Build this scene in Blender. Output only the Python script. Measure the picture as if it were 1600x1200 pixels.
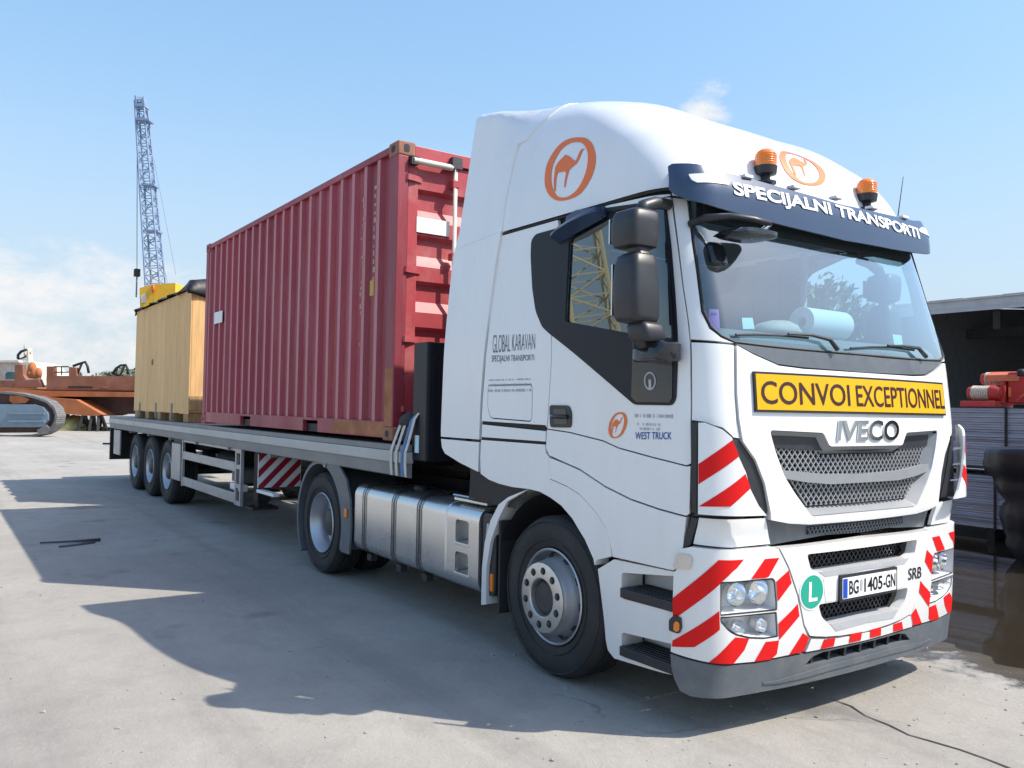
import bpy, bmesh, math, random
import numpy as np
from mathutils import Vector, Matrix, geometry
random.seed(7); rng = np.random.default_rng(7)
for o in list(bpy.data.objects): bpy.data.objects.remove(o)
SC = bpy.context.scene
COL = SC.collection
R = math.radians
# ------------------------------------------------------------------ camera
CP = np.array([4.2043, -4.4558, 1.6723]); YAW, PIT, ROL, FPX = R(145.30), R(1.6506), R(1.0643), 1313.86
FW = np.array([math.cos(YAW)*math.cos(PIT), math.sin(YAW)*math.cos(PIT), math.sin(PIT)])
_r0 = np.array([math.sin(YAW), -math.cos(YAW), 0.0]); _u0 = np.cross(_r0, FW)
RT = math.cos(ROL)*_r0 + math.sin(ROL)*_u0; UP = -math.sin(ROL)*_r0 + math.cos(ROL)*_u0
cd = bpy.data.cameras.new('camera'); co = bpy.data.objects.new('camera', cd); COL.objects.link(co)
cd.sensor_width = 36; cd.lens = 36*FPX/1600; cd.clip_start = 0.05; cd.clip_end = 3000
co.matrix_world = Matrix(((RT[0], UP[0], -FW[0], CP[0]), (RT[1], UP[1], -FW[1], CP[1]), (RT[2], UP[2], -FW[2], CP[2]), (0, 0, 0, 1)))
SC.camera = co
# ------------------------------------------------------------------ sky, sun, exposure
SUN_EL, SUN_AZ = R(50.0), R(44.8)
SKY_STRENGTH, SUN_STRENGTH, EXPOSURE = 0.15, 2.9, 1.08
W = bpy.data.worlds.new('World'); SC.world = W; W.use_nodes = True
wt = W.node_tree; wt.nodes.clear()
def wn(t, **k):
    n = wt.nodes.new(t)
    for a, b in k.items(): setattr(n, a, b)
    return n
def wmath(op, a, b=None, c=None):
    n = wn('ShaderNodeMath', operation=op)
    for i, v in enumerate((a, b, c)):
        if v is None: continue
        if isinstance(v, (int, float)): n.inputs[i].default_value = v
        else: wt.links.new(v, n.inputs[i])
    return n.outputs[0]
sky = wn('ShaderNodeTexSky', sky_type='NISHITA'); sky.sun_disc = False
sky.sun_elevation = SUN_EL; sky.sun_rotation = math.pi/2 - SUN_AZ
sky.altitude = 50; sky.air_density = 1.0; sky.dust_density = 1.4; sky.ozone_density = 4.5
tc = wn('ShaderNodeTexCoord')
sep = wn('ShaderNodeSeparateXYZ'); wt.links.new(tc.outputs['Generated'], sep.inputs[0])
def pixdir(px, py):
    d = FW + RT*(px-800)/FPX + UP*(600-py)/FPX
    return d/np.linalg.norm(d)
def blob(px, py, rw, rh):
    """soft elliptical region of sky round a direction (half sizes in radians)"""
    d = pixdir(px, py); h = np.cross(d, (0, 0, 1)); h /= np.linalg.norm(h); v = np.cross(h, d)
    outs = []
    for ax, rad in ((h, rw), (v, rh)):
        n = wn('ShaderNodeVectorMath', operation='DOT_PRODUCT'); wt.links.new(tc.outputs['Generated'], n.inputs[0]); n.inputs[1].default_value = tuple(ax)
        outs.append(wmath('POWER', wmath('ABSOLUTE', wmath('DIVIDE', n.outputs['Value'], rad)), 2.0))
    n = wn('ShaderNodeVectorMath', operation='DOT_PRODUCT'); wt.links.new(tc.outputs['Generated'], n.inputs[0]); n.inputs[1].default_value = tuple(d)
    front = wmath('GREATER_THAN', n.outputs['Value'], 0.0)
    return wmath('SUBTRACT', wmath('SUBTRACT', 1.0, wmath('ADD', outs[0], outs[1])), wmath('MULTIPLY', wmath('SUBTRACT', 1.0, front), 50.0))
mp = wn('ShaderNodeMapping'); mp.inputs['Scale'].default_value = (1, 1, 2.1); wt.links.new(tc.outputs['Generated'], mp.inputs[0])
nz = wn('ShaderNodeTexNoise'); nz.inputs['Scale'].default_value = 13; nz.inputs['Detail'].default_value = 9; nz.inputs['Roughness'].default_value = 0.62
wt.links.new(mp.outputs[0], nz.inputs['Vector'])
noi = wmath('MULTIPLY', wmath('SUBTRACT', nz.outputs['Fac'], 0.5), 3.2)
banks = [blob(75, 452, .17, .05), blob(-140, 520, .30, .05), blob(1108, 158, .030, .026), blob(2300, 540, .5, .05), blob(-2600, 500, .6, .09), blob(-1400, 540, .4, .07)]
dens = None
for i, b in enumerate(banks):
    lim = wmath('MAXIMUM', b, -4.0)
    v = wmath('ADD', lim, wmath('MULTIPLY', noi, 1.1 if i != 2 else 1.35))
    dens = v if dens is None else wmath('MAXIMUM', dens, v)
cr = wn('ShaderNodeMapRange'); cr.interpolation_type = 'SMOOTHSTEP'; wt.links.new(dens, cr.inputs[0])
cr.inputs['From Min'].default_value = 0.0; cr.inputs['From Max'].default_value = 1.35; cr.inputs['To Max'].default_value = 1.0
# thin white haze towards the horizon
hz = wn('ShaderNodeMapRange'); hz.interpolation_type = 'SMOOTHSTEP'; wt.links.new(sep.outputs['Z'], hz.inputs[0])
hz.inputs['From Min'].default_value = -0.02; hz.inputs['From Max'].default_value = 0.42; hz.inputs['To Min'].default_value = 0.95; hz.inputs['To Max'].default_value = 0.0
mx0 = wn('ShaderNodeMix', data_type='RGBA'); wt.links.new(hz.outputs[0], mx0.inputs[0]); 
mxh = wn('ShaderNodeMix', data_type='RGBA'); hzu = wn('ShaderNodeMapRange'); wt.links.new(sep.outputs['Z'], hzu.inputs[0]); hzu.inputs['From Min'].default_value = .35; hzu.inputs['From Max'].default_value = .85; hzu.inputs['To Min'].default_value = .5; hzu.inputs['To Max'].default_value = .04
wt.links.new(hzu.outputs[0], mxh.inputs[0]); wt.links.new(sky.outputs[0], mxh.inputs[6]); mxh.inputs[7].default_value = (1.05, 1.85, 2.35, 1)
wt.links.new(mxh.outputs[2], mx0.inputs[6]); mx0.inputs[7].default_value = (2.0, 2.3, 2.5, 1)
mx = wn('ShaderNodeMix', data_type='RGBA'); wt.links.new(cr.outputs[0], mx.inputs[0]); wt.links.new(mx0.outputs[2], mx.inputs[6]); mx.inputs[7].default_value = (3.0, 2.98, 3.0, 1)
bg = wn('ShaderNodeBackground'); bg.inputs['Strength'].default_value = SKY_STRENGTH; wt.links.new(mx.outputs[2], bg.inputs['Color'])
wo = wn('ShaderNodeOutputWorld'); wt.links.new(bg.outputs[0], wo.inputs['Surface'])
sl = bpy.data.lights.new('sun', 'SUN'); sl.energy = SUN_STRENGTH; sl.angle = R(0.5); sl.color = (1.0, 0.925, 0.82)
so = bpy.data.objects.new('sun', sl); COL.objects.link(so); so.location = (20, 20, 30)
sdir = Vector((math.cos(SUN_EL)*math.cos(SUN_AZ), math.cos(SUN_EL)*math.sin(SUN_AZ), math.sin(SUN_EL)))
so.rotation_euler = sdir.to_track_quat('Z', 'Y').to_euler()
vs = SC.view_settings; vs.view_transform = 'Standard'; vs.look = 'None'; vs.exposure = EXPOSURE; vs.gamma = 1; vs.use_curve_mapping = False
# ------------------------------------------------------------------ pixel helpers (a pixel gives a direction; the plane gives the distance)
def proj(P):
    d = np.asarray(P, float)-CP; z = d@FW
    return 800+FPX*(d@RT)/z, 600-FPX*(d@UP)/z
def ray(px, py): return FW + RT*(px-800)/FPX + UP*(600-py)/FPX
def onplane(px, py, ax, v):
    d = ray(px, py); return CP + d*((v-CP[ax])/d[ax])
def side(px, py, y=-1.22): return onplane(px, py, 1, y)
def grd(px, py, z=0.0): return onplane(px, py, 2, z)
def atd(px, py, depth): return CP + ray(px, py)*depth
# ------------------------------------------------------------------ materials
MATS = {}
def mat(name, col, rough=.5, metal=0, spec=.5, var=.0, vscale=4.0, bump=0, bscale=60, coat=0, dirt=0, dirtcol=(.22, .19, .15), dscale=3, emis=None, stretch=(1, 1, 1), rvar=0, zdirt=None, dirt2=None):
    m = bpy.data.materials.new(name); m.use_nodes = True; nt = m.node_tree; b = nt.nodes['Principled BSDF']
    L = nt.links.new
    b.inputs['Base Color'].default_value = (*col, 1); b.inputs['Roughness'].default_value = rough; b.inputs['Metallic'].default_value = metal
    b.inputs['Specular IOR Level'].default_value = spec; b.inputs['Coat Weight'].default_value = coat; b.inputs['Coat Roughness'].default_value = .04
    if var or bump or dirt or rvar or zdirt:
        g = nt.nodes.new('ShaderNodeNewGeometry'); mpn = nt.nodes.new('ShaderNodeMapping'); L(g.outputs['Position'], mpn.inputs[0]); mpn.inputs['Scale'].default_value = stretch
        cur = None
        def noise(sc, det=6, rg=.6):
            n = nt.nodes.new('ShaderNodeTexNoise'); n.inputs['Scale'].default_value = sc; n.inputs['Detail'].default_value = det; n.inputs['Roughness'].default_value = rg; L(mpn.outputs[0], n.inputs['Vector']); return n.outputs['Fac']
        if var:
            n = noise(vscale); rmp = nt.nodes.new('ShaderNodeMapRange'); L(n, rmp.inputs[0]); rmp.inputs['From Min'].default_value = .3; rmp.inputs['From Max'].default_value = .7
            rmp.inputs['To Min'].default_value = 1-var; rmp.inputs['To Max'].default_value = 1+var
            mm = nt.nodes.new('ShaderNodeMix'); mm.data_type = 'RGBA'; mm.blend_type = 'MULTIPLY'; mm.inputs[0].default_value = 1; mm.inputs[6].default_value = (*col, 1); L(rmp.outputs[0], mm.inputs[7]); cur = mm.outputs[2]
        def over(fac, c2):
            nonlocal cur
            mm = nt.nodes.new('ShaderNodeMix'); mm.data_type = 'RGBA'; L(fac, mm.inputs[0])
            if cur is None: mm.inputs[6].default_value = (*col, 1)
            else: L(cur, mm.inputs[6])
            mm.inputs[7].default_value = (*c2, 1); cur = mm.outputs[2]
        if dirt:
            n = noise(dscale, 8, .68); rmp = nt.nodes.new('ShaderNodeMapRange'); L(n, rmp.inputs[0]); rmp.inputs['From Min'].default_value = .48; rmp.inputs['From Max'].default_value = .75; rmp.inputs['To Max'].default_value = dirt; over(rmp.outputs[0], dirtcol)
        if dirt2:   # sparse second stain: amount, scale, colour, threshold
            n = noise(dirt2[1], 5, .6); rmp = nt.nodes.new('ShaderNodeMapRange'); L(n, rmp.inputs[0]); rmp.inputs['From Min'].default_value = dirt2[3]; rmp.inputs['From Max'].default_value = dirt2[3]+.10; rmp.inputs['To Max'].default_value = dirt2[0]; over(rmp.outputs[0], dirt2[2])
        if zdirt:   # road dirt thrown up on the lowest part of the vehicle: (z_top, amount)
            sx = nt.nodes.new('ShaderNodeSeparateXYZ'); L(g.outputs['Position'], sx.inputs[0])
            n = noise(7, 6, .65); ad = nt.nodes.new('ShaderNodeMath'); ad.operation = 'MULTIPLY_ADD'; L(n, ad.inputs[0]); ad.inputs[1].default_value = .5; L(sx.outputs['Z'], ad.inputs[2])
            rmp = nt.nodes.new('ShaderNodeMapRange'); L(ad.outputs[0], rmp.inputs[0]); rmp.inputs['From Min'].default_value = zdirt[0]+.25; rmp.inputs['From Max'].default_value = .35; rmp.inputs['To Max'].default_value = zdirt[1]; over(rmp.outputs[0], dirtcol)
        if cur is not None: L(cur, b.inputs['Base Color'])
        if rvar:
            n = noise(vscale*1.7); rmp = nt.nodes.new('ShaderNodeMapRange'); L(n, rmp.inputs[0]); rmp.inputs['From Min'].default_value = .3; rmp.inputs['From Max'].default_value = .7; rmp.inputs['To Min'].default_value = max(.02, rough-rvar); rmp.inputs['To Max'].default_value = rough+rvar; L(rmp.outputs[0], b.inputs['Roughness'])
        if bump:
            n = noise(bscale, 4); bp = nt.nodes.new('ShaderNodeBump'); bp.inputs['Strength'].default_value = bump; bp.inputs['Distance'].default_value = .01; L(n, bp.inputs['Height']); L(bp.outputs[0], b.inputs['Normal'])
    if emis: b.inputs['Emission Color'].default_value = (*emis[0], 1); b.inputs['Emission Strength'].default_value = emis[1]
    MATS[name] = m; return m
def glass(name, tint, ior=1.5, rough=0.0, refl=1.0, dust=0.0):
    m = bpy.data.materials.new(name); m.use_nodes = True; nt = m.node_tree; nt.nodes.clear(); L = nt.links.new
    out = nt.nodes.new('ShaderNodeOutputMaterial'); tr = nt.nodes.new('ShaderNodeBsdfTransparent'); tr.inputs[0].default_value = (*tint, 1)
    gl = nt.nodes.new('ShaderNodeBsdfGlossy'); gl.inputs['Roughness'].default_value = rough; gl.inputs['Color'].default_value = (.95, 1, 1, 1)
    fr = nt.nodes.new('ShaderNodeFresnel'); gg = nt.nodes.new('ShaderNodeNewGeometry'); mi = nt.nodes.new('ShaderNodeMix'); L(gg.outputs['Backfacing'], mi.inputs[0]); mi.inputs[2].default_value = ior; mi.inputs[3].default_value = 1/ior; L(mi.outputs[0], fr.inputs[0])   # a thin pane reflects alike from both sides
    mm = nt.nodes.new('ShaderNodeMath'); mm.operation = 'MULTIPLY'; mm.inputs[1].default_value = refl; mm.use_clamp = True; L(fr.outputs[0], mm.inputs[0])
    mx = nt.nodes.new('ShaderNodeMixShader'); L(mm.outputs[0], mx.inputs[0]); L(tr.outputs[0], mx.inputs[1]); L(gl.outputs[0], mx.inputs[2])
    last = mx.outputs[0]
    if dust:
        df = nt.nodes.new('ShaderNodeBsdfDiffuse'); df.inputs[0].default_value = (.55, .62, .66, 1)
        m2 = nt.nodes.new('ShaderNodeMixShader'); m2.inputs[0].default_value = dust; L(last, m2.inputs[1]); L(df.outputs[0], m2.inputs[2]); last = m2.outputs[0]
    L(last, out.inputs[0]); MATS[name] = m; return m
M = MATS
mat('white_paint', (.80, .80, .79), .22, coat=.5, spec=.5, var=.015, vscale=1.5, dirt=.15, dscale=3.2, dirtcol=(.50, .47, .42), zdirt=(1.25, .42), stretch=(1, 1, .3), bump=.035, bscale=5)
mat('white_plain', (.80, .80, .80), .4)
mat('grey_plastic', (.10, .115, .13), .45, var=.10, vscale=9, dirt=.25, dscale=5, dirtcol=(.30, .28, .25), bump=.05, bscale=300)
mat('mid_grey', (.24, .25, .26), .45, var=.06, vscale=9)
mat('light_grey_plastic', (.42, .43, .44), .45, var=.06, vscale=9)
mat('black_plastic', (.022, .023, .027), .42, var=.15, vscale=12, dirt=.12, dirtcol=(.10, .095, .09))
mat('gloss_black', (.012, .013, .018), .12, coat=.4)
mat('trim_black', (.013, .014, .019), .42, spec=.28)
mat('frame_black', (.012, .012, .013), .6, dirt=.25, dirtcol=(.06, .05, .04), var=.2)
mat('rubber', (.022, .022, .023), .72, var=.22, vscale=6, dirt=.30, dscale=4, dirtcol=(.085, .078, .07), bump=.12, bscale=220)
mat('steel_rim', (.50, .51, .53), .40, metal=.7, var=.12, vscale=10, dirt=.45, dirtcol=(.22, .19, .16), dscale=5)
mat('alu', (.66, .66, .65), .28, metal=.9, var=.04, vscale=1.2, rvar=.05)
mat('alu_flange', (.60, .59, .56), .36, metal=.8, var=.08, vscale=20, dirt=.35, dirtcol=(.34, .29, .22), dscale=12)
mat('hub_dark', (.04, .04, .045), .5, var=.2, dirt=.3, dirtcol=(.15, .13, .11))
mat('lamp_inner', (.80, .81, .82), .35, metal=.0)
mat('reflector_silver', (.92, .92, .92), .10, metal=1)
mat('chrome', (.55, .56, .57), .14, metal=1)
mat('red_film', (.68, .008, .008), .45, spec=.2, var=.04)
mat('red_white_red', (.34, .012, .03), .4, var=.08)
mat('orange_print', (.83, .17, .025), .4)
mat('dark_print', (.10, .12, .15), .5)
mat('blue_print', (.03, .07, .32), .5)
mat('grey_print', (.38, .40, .43), .5)
mat('visor_blue', (.030, .052, .105), .28, coat=.35, var=.06, vscale=5)
mat('yellow_sign', (.78, .385, .004), .5, spec=.25, var=.03)
mat('sign_ink', (.030, .006, .006), .4)
mat('black_ink', (.012, .012, .012), .4)
mat('green_decal', (.012, .36, .24), .35)
mat('eu_blue', (.01, .06, .42), .4)
mat('amber', (.80, .20, .01), .18, spec=.6, coat=.3)
mat('beacon_amber', (.86, .22, .012), .12, coat=.6)
glass('windshield_glass', (.56, .77, .82), 1.5, 0, 3.4, .03)
glass('door_glass', (.20, .25, .30), 1.5, 0, 3.0)
glass('far_glass', (.80, .88, .90), 1.5, 0, 1.0)
glass('lamp_glass', (.96, .97, .98), 1.45, .02, 1.0)
mat('cab_lining', (.46, .50, .54), .8, var=.05)
mat('dash', (.16, .17, .18), .7, var=.1)
mat('seat_cloth', (.06, .075, .10), .9, var=.2)
mat('paper', (.82, .82, .80), .8)
mat('pink_card', (.62, .20, .55), .6)
mat('pale_card', (.55, .74, .80), .6)
mat('cloth_beige', (.55, .47, .40), .9, var=.1)
mat('container_red', (.285, .032, .050), .50, var=.25, vscale=1.2, dirt=.65, dscale=3.4, dirtcol=(.36, .13, .14), stretch=(1, 1, .16), rvar=.1, dirt2=(.75, 1.1, (.42, .12, .045), .63))
mat('container_ridge_lit', (.50, .19, .21), .6, var=.18, vscale=3, dirt=.4, dirtcol=(.26, .05, .06), dscale=3, stretch=(1, 1, .3))  # paler red for the outer ridges: sky light on them put into the colour
mat('container_rust', (.36, .14, .06), .75, var=.28, vscale=5, dirt=.5, dirtcol=(.22, .05, .04), dscale=4)
mat('casting', (.30, .13, .085), .8, var=.25, vscale=9)
mat('container_door', (.40, .05, .06), .5, var=.15, vscale=2, dirt=.7, dscale=2.2, dirtcol=(.50, .22, .21), dirt2=(.6, 2.5, (.40, .15, .07), .64))
mat('gasket', (.66, .60, .53), .7, var=.1)
mat('deck_grey', (.20, .20, .20), .75, var=.2, vscale=5, dirt=.4, dirtcol=(.32, .29, .25))
mat('rail_light', (.44, .44, .43), .5, metal=.15, var=.10, vscale=4, dirt=.4, dirtcol=(.36, .29, .19), dscale=3, stretch=(.4, 1, 1))
mat('rail_grey', (.24, .235, .225), .6, var=.14, vscale=5, dirt=.4, dirtcol=(.20, .16, .11), dscale=3, stretch=(.4, 1, 1))
mat('guard_alu', (.40, .40, .40), .45, metal=.5, var=.12, vscale=5, dirt=.3, dirtcol=(.2, .18, .16))
mat('strap_pale', (.55, .53, .48), .85, var=.15, vscale=14)
mat('strap_blue', (.10, .20, .38), .85, var=.15, vscale=14)
mat('tarp', (.010, .011, .014), .5, bump=.4, bscale=9, var=.3)
# ------------------------------------------------------------------ mesh helpers
def wpos(p):
    v = Vector((0, 0, 0))
    while p is not None: v += p.location; p = p.parent
    return v
def mk(name, V, F, m, parent=None, smooth=False, angle=None, bevel=0, segs=2, normals=None, label=None, cat=None, group=None, kind=None, two=None):
    """one mesh object; V in world coordinates"""
    V = np.asarray(V, float); c = V.mean(0); c = (V.min(0)+V.max(0))/2
    if not parent: c[2] = V[:, 2].min()
    me = bpy.data.meshes.new(name); me.from_pydata([tuple(v) for v in V-c], [], [tuple(int(i) for i in f) for f in F]); me.update()
    if not np.isfinite(V).all(): print('NAN', name)
    if normals is None: me.validate(verbose=False)
    o = bpy.data.objects.new(name, me); COL.objects.link(o)
    o.location = Vector(c) - (wpos(parent) if parent else Vector((0, 0, 0))); o.parent = parent
    me.materials.append(M[m] if isinstance(m, str) else m)
    if two is not None:   # second material for some faces: (material, index set)
        me.materials.append(M[two[0]])
        for i in two[1]: me.polygons[i].material_index = 1
    if smooth:
        me.polygons.foreach_set('use_smooth', [True]*len(me.polygons))
        if normals is not None and len(normals) == len(me.vertices): me.normals_split_custom_set_from_vertices([tuple(n) for n in normals])
        elif angle: me.set_sharp_from_angle(angle=R(angle))
    if bevel:
        b = o.modifiers.new('bevel', 'BEVEL'); b.width = bevel; b.segments = segs; b.limit_method = 'ANGLE'; b.angle_limit = R(38)
        b.harden_normals = False
    if label: o['label'] = label
    if cat: o['category'] = cat
    if group: o['group'] = group
    if kind: o['kind'] = kind
    return o
def thing(name, label, cat, loc, group=None):
    o = bpy.data.objects.new(name, None); COL.objects.link(o); o.location = loc; o['label'] = label; o['category'] = cat; o.empty_display_size = .2
    if group: o['group'] = group
    return o
class MB:
    """collects shapes that make up ONE part"""
    def __init__(s): s.V = []; s.F = []
    def add(s, V, F):
        n = len(s.V); s.V += [tuple(map(float, v)) for v in V]; s.F += [tuple(n+i for i in f) for f in F]; return s
    def box(s, x0, x1, y0, y1, z0, z1):
        return s.add([(x0, y0, z0), (x1, y0, z0), (x1, y1, z0), (x0, y1, z0), (x0, y0, z1), (x1, y0, z1), (x1, y1, z1), (x0, y1, z1)],
                     [(0, 3, 2, 1), (4, 5, 6, 7), (0, 1, 5, 4), (1, 2, 6, 5), (2, 3, 7, 6), (3, 0, 4, 7)])
    def prism(s, pts, ax, a, b):
        """outline pts (2D, in the two axes other than ax) extruded along ax from a to b"""
        o = [i for i in range(3) if i != ax]; n = len(pts); V = []
        for v in (a, b):
            for p in pts:
                q = [0, 0, 0]; q[ax] = v; q[o[0]] = p[0]; q[o[1]] = p[1]; V.append(q)
        F = [tuple(range(n))[::-1], tuple(range(n, 2*n))]+[(i, (i+1) % n, n+(i+1) % n, n+i) for i in range(n)]
        return s.add(V, F)
    def bar(s, p, q, w, h=None, up=(0, 0, 1)):
        """rectangular bar between two points"""
        h = h or w; p = Vector(p); q = Vector(q); d = (q-p).normalized(); u = Vector(up)
        if abs(d.dot(u)) > .98: u = Vector((1, 0, 0))
        a = d.cross(u).normalized()*(w/2); b = a.cross(d).normalized()*(h/2)
        V = [p-a-b, p+a-b, p+a+b, p-a+b, q-a-b, q+a-b, q+a+b, q-a+b]
        return s.add(V, [(0, 1, 2, 3), (7, 6, 5, 4), (0, 4, 5, 1), (1, 5, 6, 2), (2, 6, 7, 3), (3, 7, 4, 0)])
    def tube(s, path, r, n=8, caps=True):
        P = [Vector(p) for p in path]; rr = r if isinstance(r, (list, tuple)) else [r]*len(P); V = []; F = []; ref = None
        for i, p in enumerate(P):
            d = ((P[min(i+1, len(P)-1)]-P[max(i-1, 0)])).normalized()
            if ref is None: ref = d.orthogonal().normalized()
            a = (ref-d*ref.dot(d)).normalized(); ref = a; b = d.cross(a)
            for k in range(n):
                t = 2*math.pi*k/n; V.append(p+(a*math.cos(t)+b*math.sin(t))*rr[i])
        for i in range(len(P)-1):
            for k in range(n): F.append((i*n+k, i*n+(k+1) % n, (i+1)*n+(k+1) % n, (i+1)*n+k))
        if caps: F.append(tuple(range(n))[::-1]); F.append(tuple(range((len(P)-1)*n, len(P)*n)))
        return s.add(V, F)
    def lathe(s, prof, c, axis='y', n=40, sign=1):
        """profile of (radius, along) revolved about an axis through c"""
        V = []; F = []
        for r, a in prof:
            for k in range(n):
                t = 2*math.pi*k/n; u, v = r*math.cos(t), r*math.sin(t)
                V.append({'y': (c[0]+u, c[1]+a, c[2]+v), 'z': (c[0]+u, c[1]+v, c[2]+a), 'x': (c[0]+a, c[1]+u, c[2]+v)}[axis])
        m = len(prof)
        for i in range(m-1):
            for k in range(n): F.append((i*n+k, i*n+(k+1) % n, (i+1)*n+(k+1) % n, (i+1)*n+k))
        s.add(V, F); return s
    def disc(s, c, r, axis='y', n=24):
        V = []
        for k in range(n):
            t = 2*math.pi*k/n; u, v = r*math.cos(t), r*math.sin(t)
            V.append({'y': (c[0]+u, c[1], c[2]+v), 'z': (c[0]+u, c[1]+v, c[2]), 'x': (c[0], c[1]+u, c[2]+v)}[axis])
        return s.add(V, [tuple(range(n))])
    def build(s, name, m, parent=None, **k):
        o = mk(name, s.V, s.F, m, parent, **k)
        bm = bmesh.new(); bm.from_mesh(o.data); bmesh.ops.recalc_face_normals(bm, faces=bm.faces); bm.to_mesh(o.data); bm.free()
        if k.get('smooth') and k.get('angle'): o.data.set_sharp_from_angle(angle=R(k['angle']))
        return o
def rrect(x0, x1, y0, y1, r, n=5):
    P = []
    for cx, cy, a in ((x1-r, y1-r, 0), (x0+r, y1-r, 90), (x0+r, y0+r, 180), (x1-r, y0+r, 270)):
        for i in range(n+1):
            t = R(a+90*i/n); P.append((cx+r*math.cos(t), cy+r*math.sin(t)))
    return P
def interp(z, tab):
    """smooth (monotone cubic) table lookup"""
    xs = [t[0] for t in tab]; ys = [t[1] for t in tab]
    if z <= xs[0]: return ys[0] + (z-xs[0])*(ys[1]-ys[0])/(xs[1]-xs[0])
    if z >= xs[-1]: return ys[-1] + (z-xs[-1])*(ys[-1]-ys[-2])/(xs[-1]-xs[-2])
    import bisect
    i = bisect.bisect_right(xs, z)-1; i = min(i, len(xs)-2)
    d = [(ys[k+1]-ys[k])/(xs[k+1]-xs[k]) for k in range(len(xs)-1)]
    def m(k):
        if k == 0: return d[0]
        if k == len(xs)-1: return d[-1]
        return 0 if d[k-1]*d[k] <= 0 else 2*d[k-1]*d[k]/(d[k-1]+d[k])
    h = xs[i+1]-xs[i]; t = (z-xs[i])/h
    return (1+2*t)*(1-t)**2*ys[i]+t*(1-t)**2*h*m(i)+t*t*(3-2*t)*ys[i+1]+t*t*(t-1)*h*m(i+1)
class Surf:
    """wrap-round skin of the cab: s<0 right side, 0..0.5 right front corner, 0.5..2.5 front (1.5 centre), 2.5..3 left corner, >3 left side; t is height-like"""
    def __init__(s, xf, w, b, rx, ry, z=None): s.xf, s.w, s.b, s.rx, s.ry, s.z = xf, w, b, rx, ry, z
    def __call__(s, u, t):
        if u > 1.5: p = s(3-u, t); return np.array((p[0], -p[1], p[2]))
        g = lambda q: q if isinstance(q, (int, float)) else interp(t, q)
        xf, w, b, rx, ry = g(s.xf), g(s.w), g(s.b), g(s.rx), g(s.ry); z = g(s.z) if s.z else t
        th = math.pi/2
        for _ in range(3):
            ye = (w-ry)+ry*math.cos(th); m = 2*b*ye/w**2; th = math.atan2(rx, m*ry)
        ye = (w-ry)+ry*math.cos(th); xe = xf-b*(ye/w)**2; cx = xe-rx*math.sin(th)
        if u < 0: return np.array((cx+u, -w, z))
        if u < .5: a = th*u/.5; return np.array((cx+rx*math.sin(a), -((w-ry)+ry*math.cos(a)), z))
        y = ye*(1-(u-.5)); return np.array((xf-b*(y/w)**2, -y, z))
    def nrm(s, u, t):
        e = 2e-3; a = s(u+e, t)-s(u-e, t); c = s(u, t+e)-s(u, t-e); n = np.cross(a, c); return n/np.linalg.norm(n)
    def grid(s, u0, u1, t0, t1, n=40, m=30):
        s.G = [(u, t, *proj(s(u, t))) for u in np.linspace(u0, u1, n) for t in np.linspace(t0, t1, m)]; s.GA = np.array([q for q in s.G if s.nrm(q[0], q[1])@(CP-s(q[0], q[1])) > .02]); return s
    def inv(s, px, py):
        """the point of the skin seen at a pixel"""
        k = np.argmin((s.GA[:, 2]-px)**2+(s.GA[:, 3]-py)**2); u, t = s.GA[k, :2]
        for _ in range(12):
            q = np.array(proj(s(u, t))); e = np.array((px, py))-q
            if abs(e).max() < .05: break
            h = 1e-3; J = np.array([(np.array(proj(s(u+h, t)))-q)/h, (np.array(proj(s(u, t+h)))-q)/h]).T
            try: d = np.linalg.solve(J, e)
            except Exception: break
            d = np.clip(d, -.08, .08); u += d[0]; t += d[1]
        return (u, t)
    def tr(s, pts): return [s.inv(*p) for p in pts]
def inpoly(p, poly):
    x, y = p; c = False; n = len(poly); j = n-1
    for i in range(n):
        xi, yi = poly[i]; xj, yj = poly[j]
        if (yi > y) != (yj > y) and x < (xj-xi)*(y-yi)/(yj-yi)+xi: c = not c
        j = i
    return c
def area2(P): return sum(P[i][0]*P[(i+1) % len(P)][1]-P[(i+1) % len(P)][0]*P[i][1] for i in range(len(P)))/2
def inset(P, d):
    """move an outline inwards by d"""
    if area2(P) < 0: d = -d
    n = len(P); out = []
    for i in range(n):
        a, b, c = np.array(P[i-1]), np.array(P[i]), np.array(P[(i+1) % n])
        e1 = b-a; e2 = c-b; l1, l2 = np.linalg.norm(e1), np.linalg.norm(e2)
        if l1 < 1e-7 or l2 < 1e-7: out.append(tuple(b)); continue
        n1 = np.array((-e1[1], e1[0]))/l1; n2 = np.array((-e2[1], e2[0]))/l2; k = n1+n2; q = 1+n1@n2
        q = max(q, .35); out.append(tuple(b+k*d/q))
    return out
def subdiv(P, res):
    out = []
    for i in range(len(P)):
        a = P[i]; b = P[(i+1) % len(P)]; L = math.hypot(b[0]-a[0], b[1]-a[1]); n = max(1, int(math.ceil(L/res)))
        out += [(a[0]+(b[0]-a[0])*k/n, a[1]+(b[1]-a[1])*k/n) for k in range(n)]
    return out
def rounded(P, r=.02, n=3, skip=()):
    """round the corners of an outline"""
    out = []; N = len(P)
    for i in range(N):
        a, b, c = np.array(P[i-1], float), np.array(P[i], float), np.array(P[(i+1) % N], float)
        l1, l2 = np.linalg.norm(a-b), np.linalg.norm(c-b)
        if l1 < 1e-6 or l2 < 1e-6: continue
        rr = min(r, l1*.45, l2*.45); p = b+(a-b)/l1*rr; q = b+(c-b)/l2*rr
        if i in skip: out.append(tuple(b)); continue
        for k in range(n+1):
            t = k/n; out.append(tuple((1-t)**2*p+2*t*(1-t)*b+t*t*q))
    return out
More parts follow.
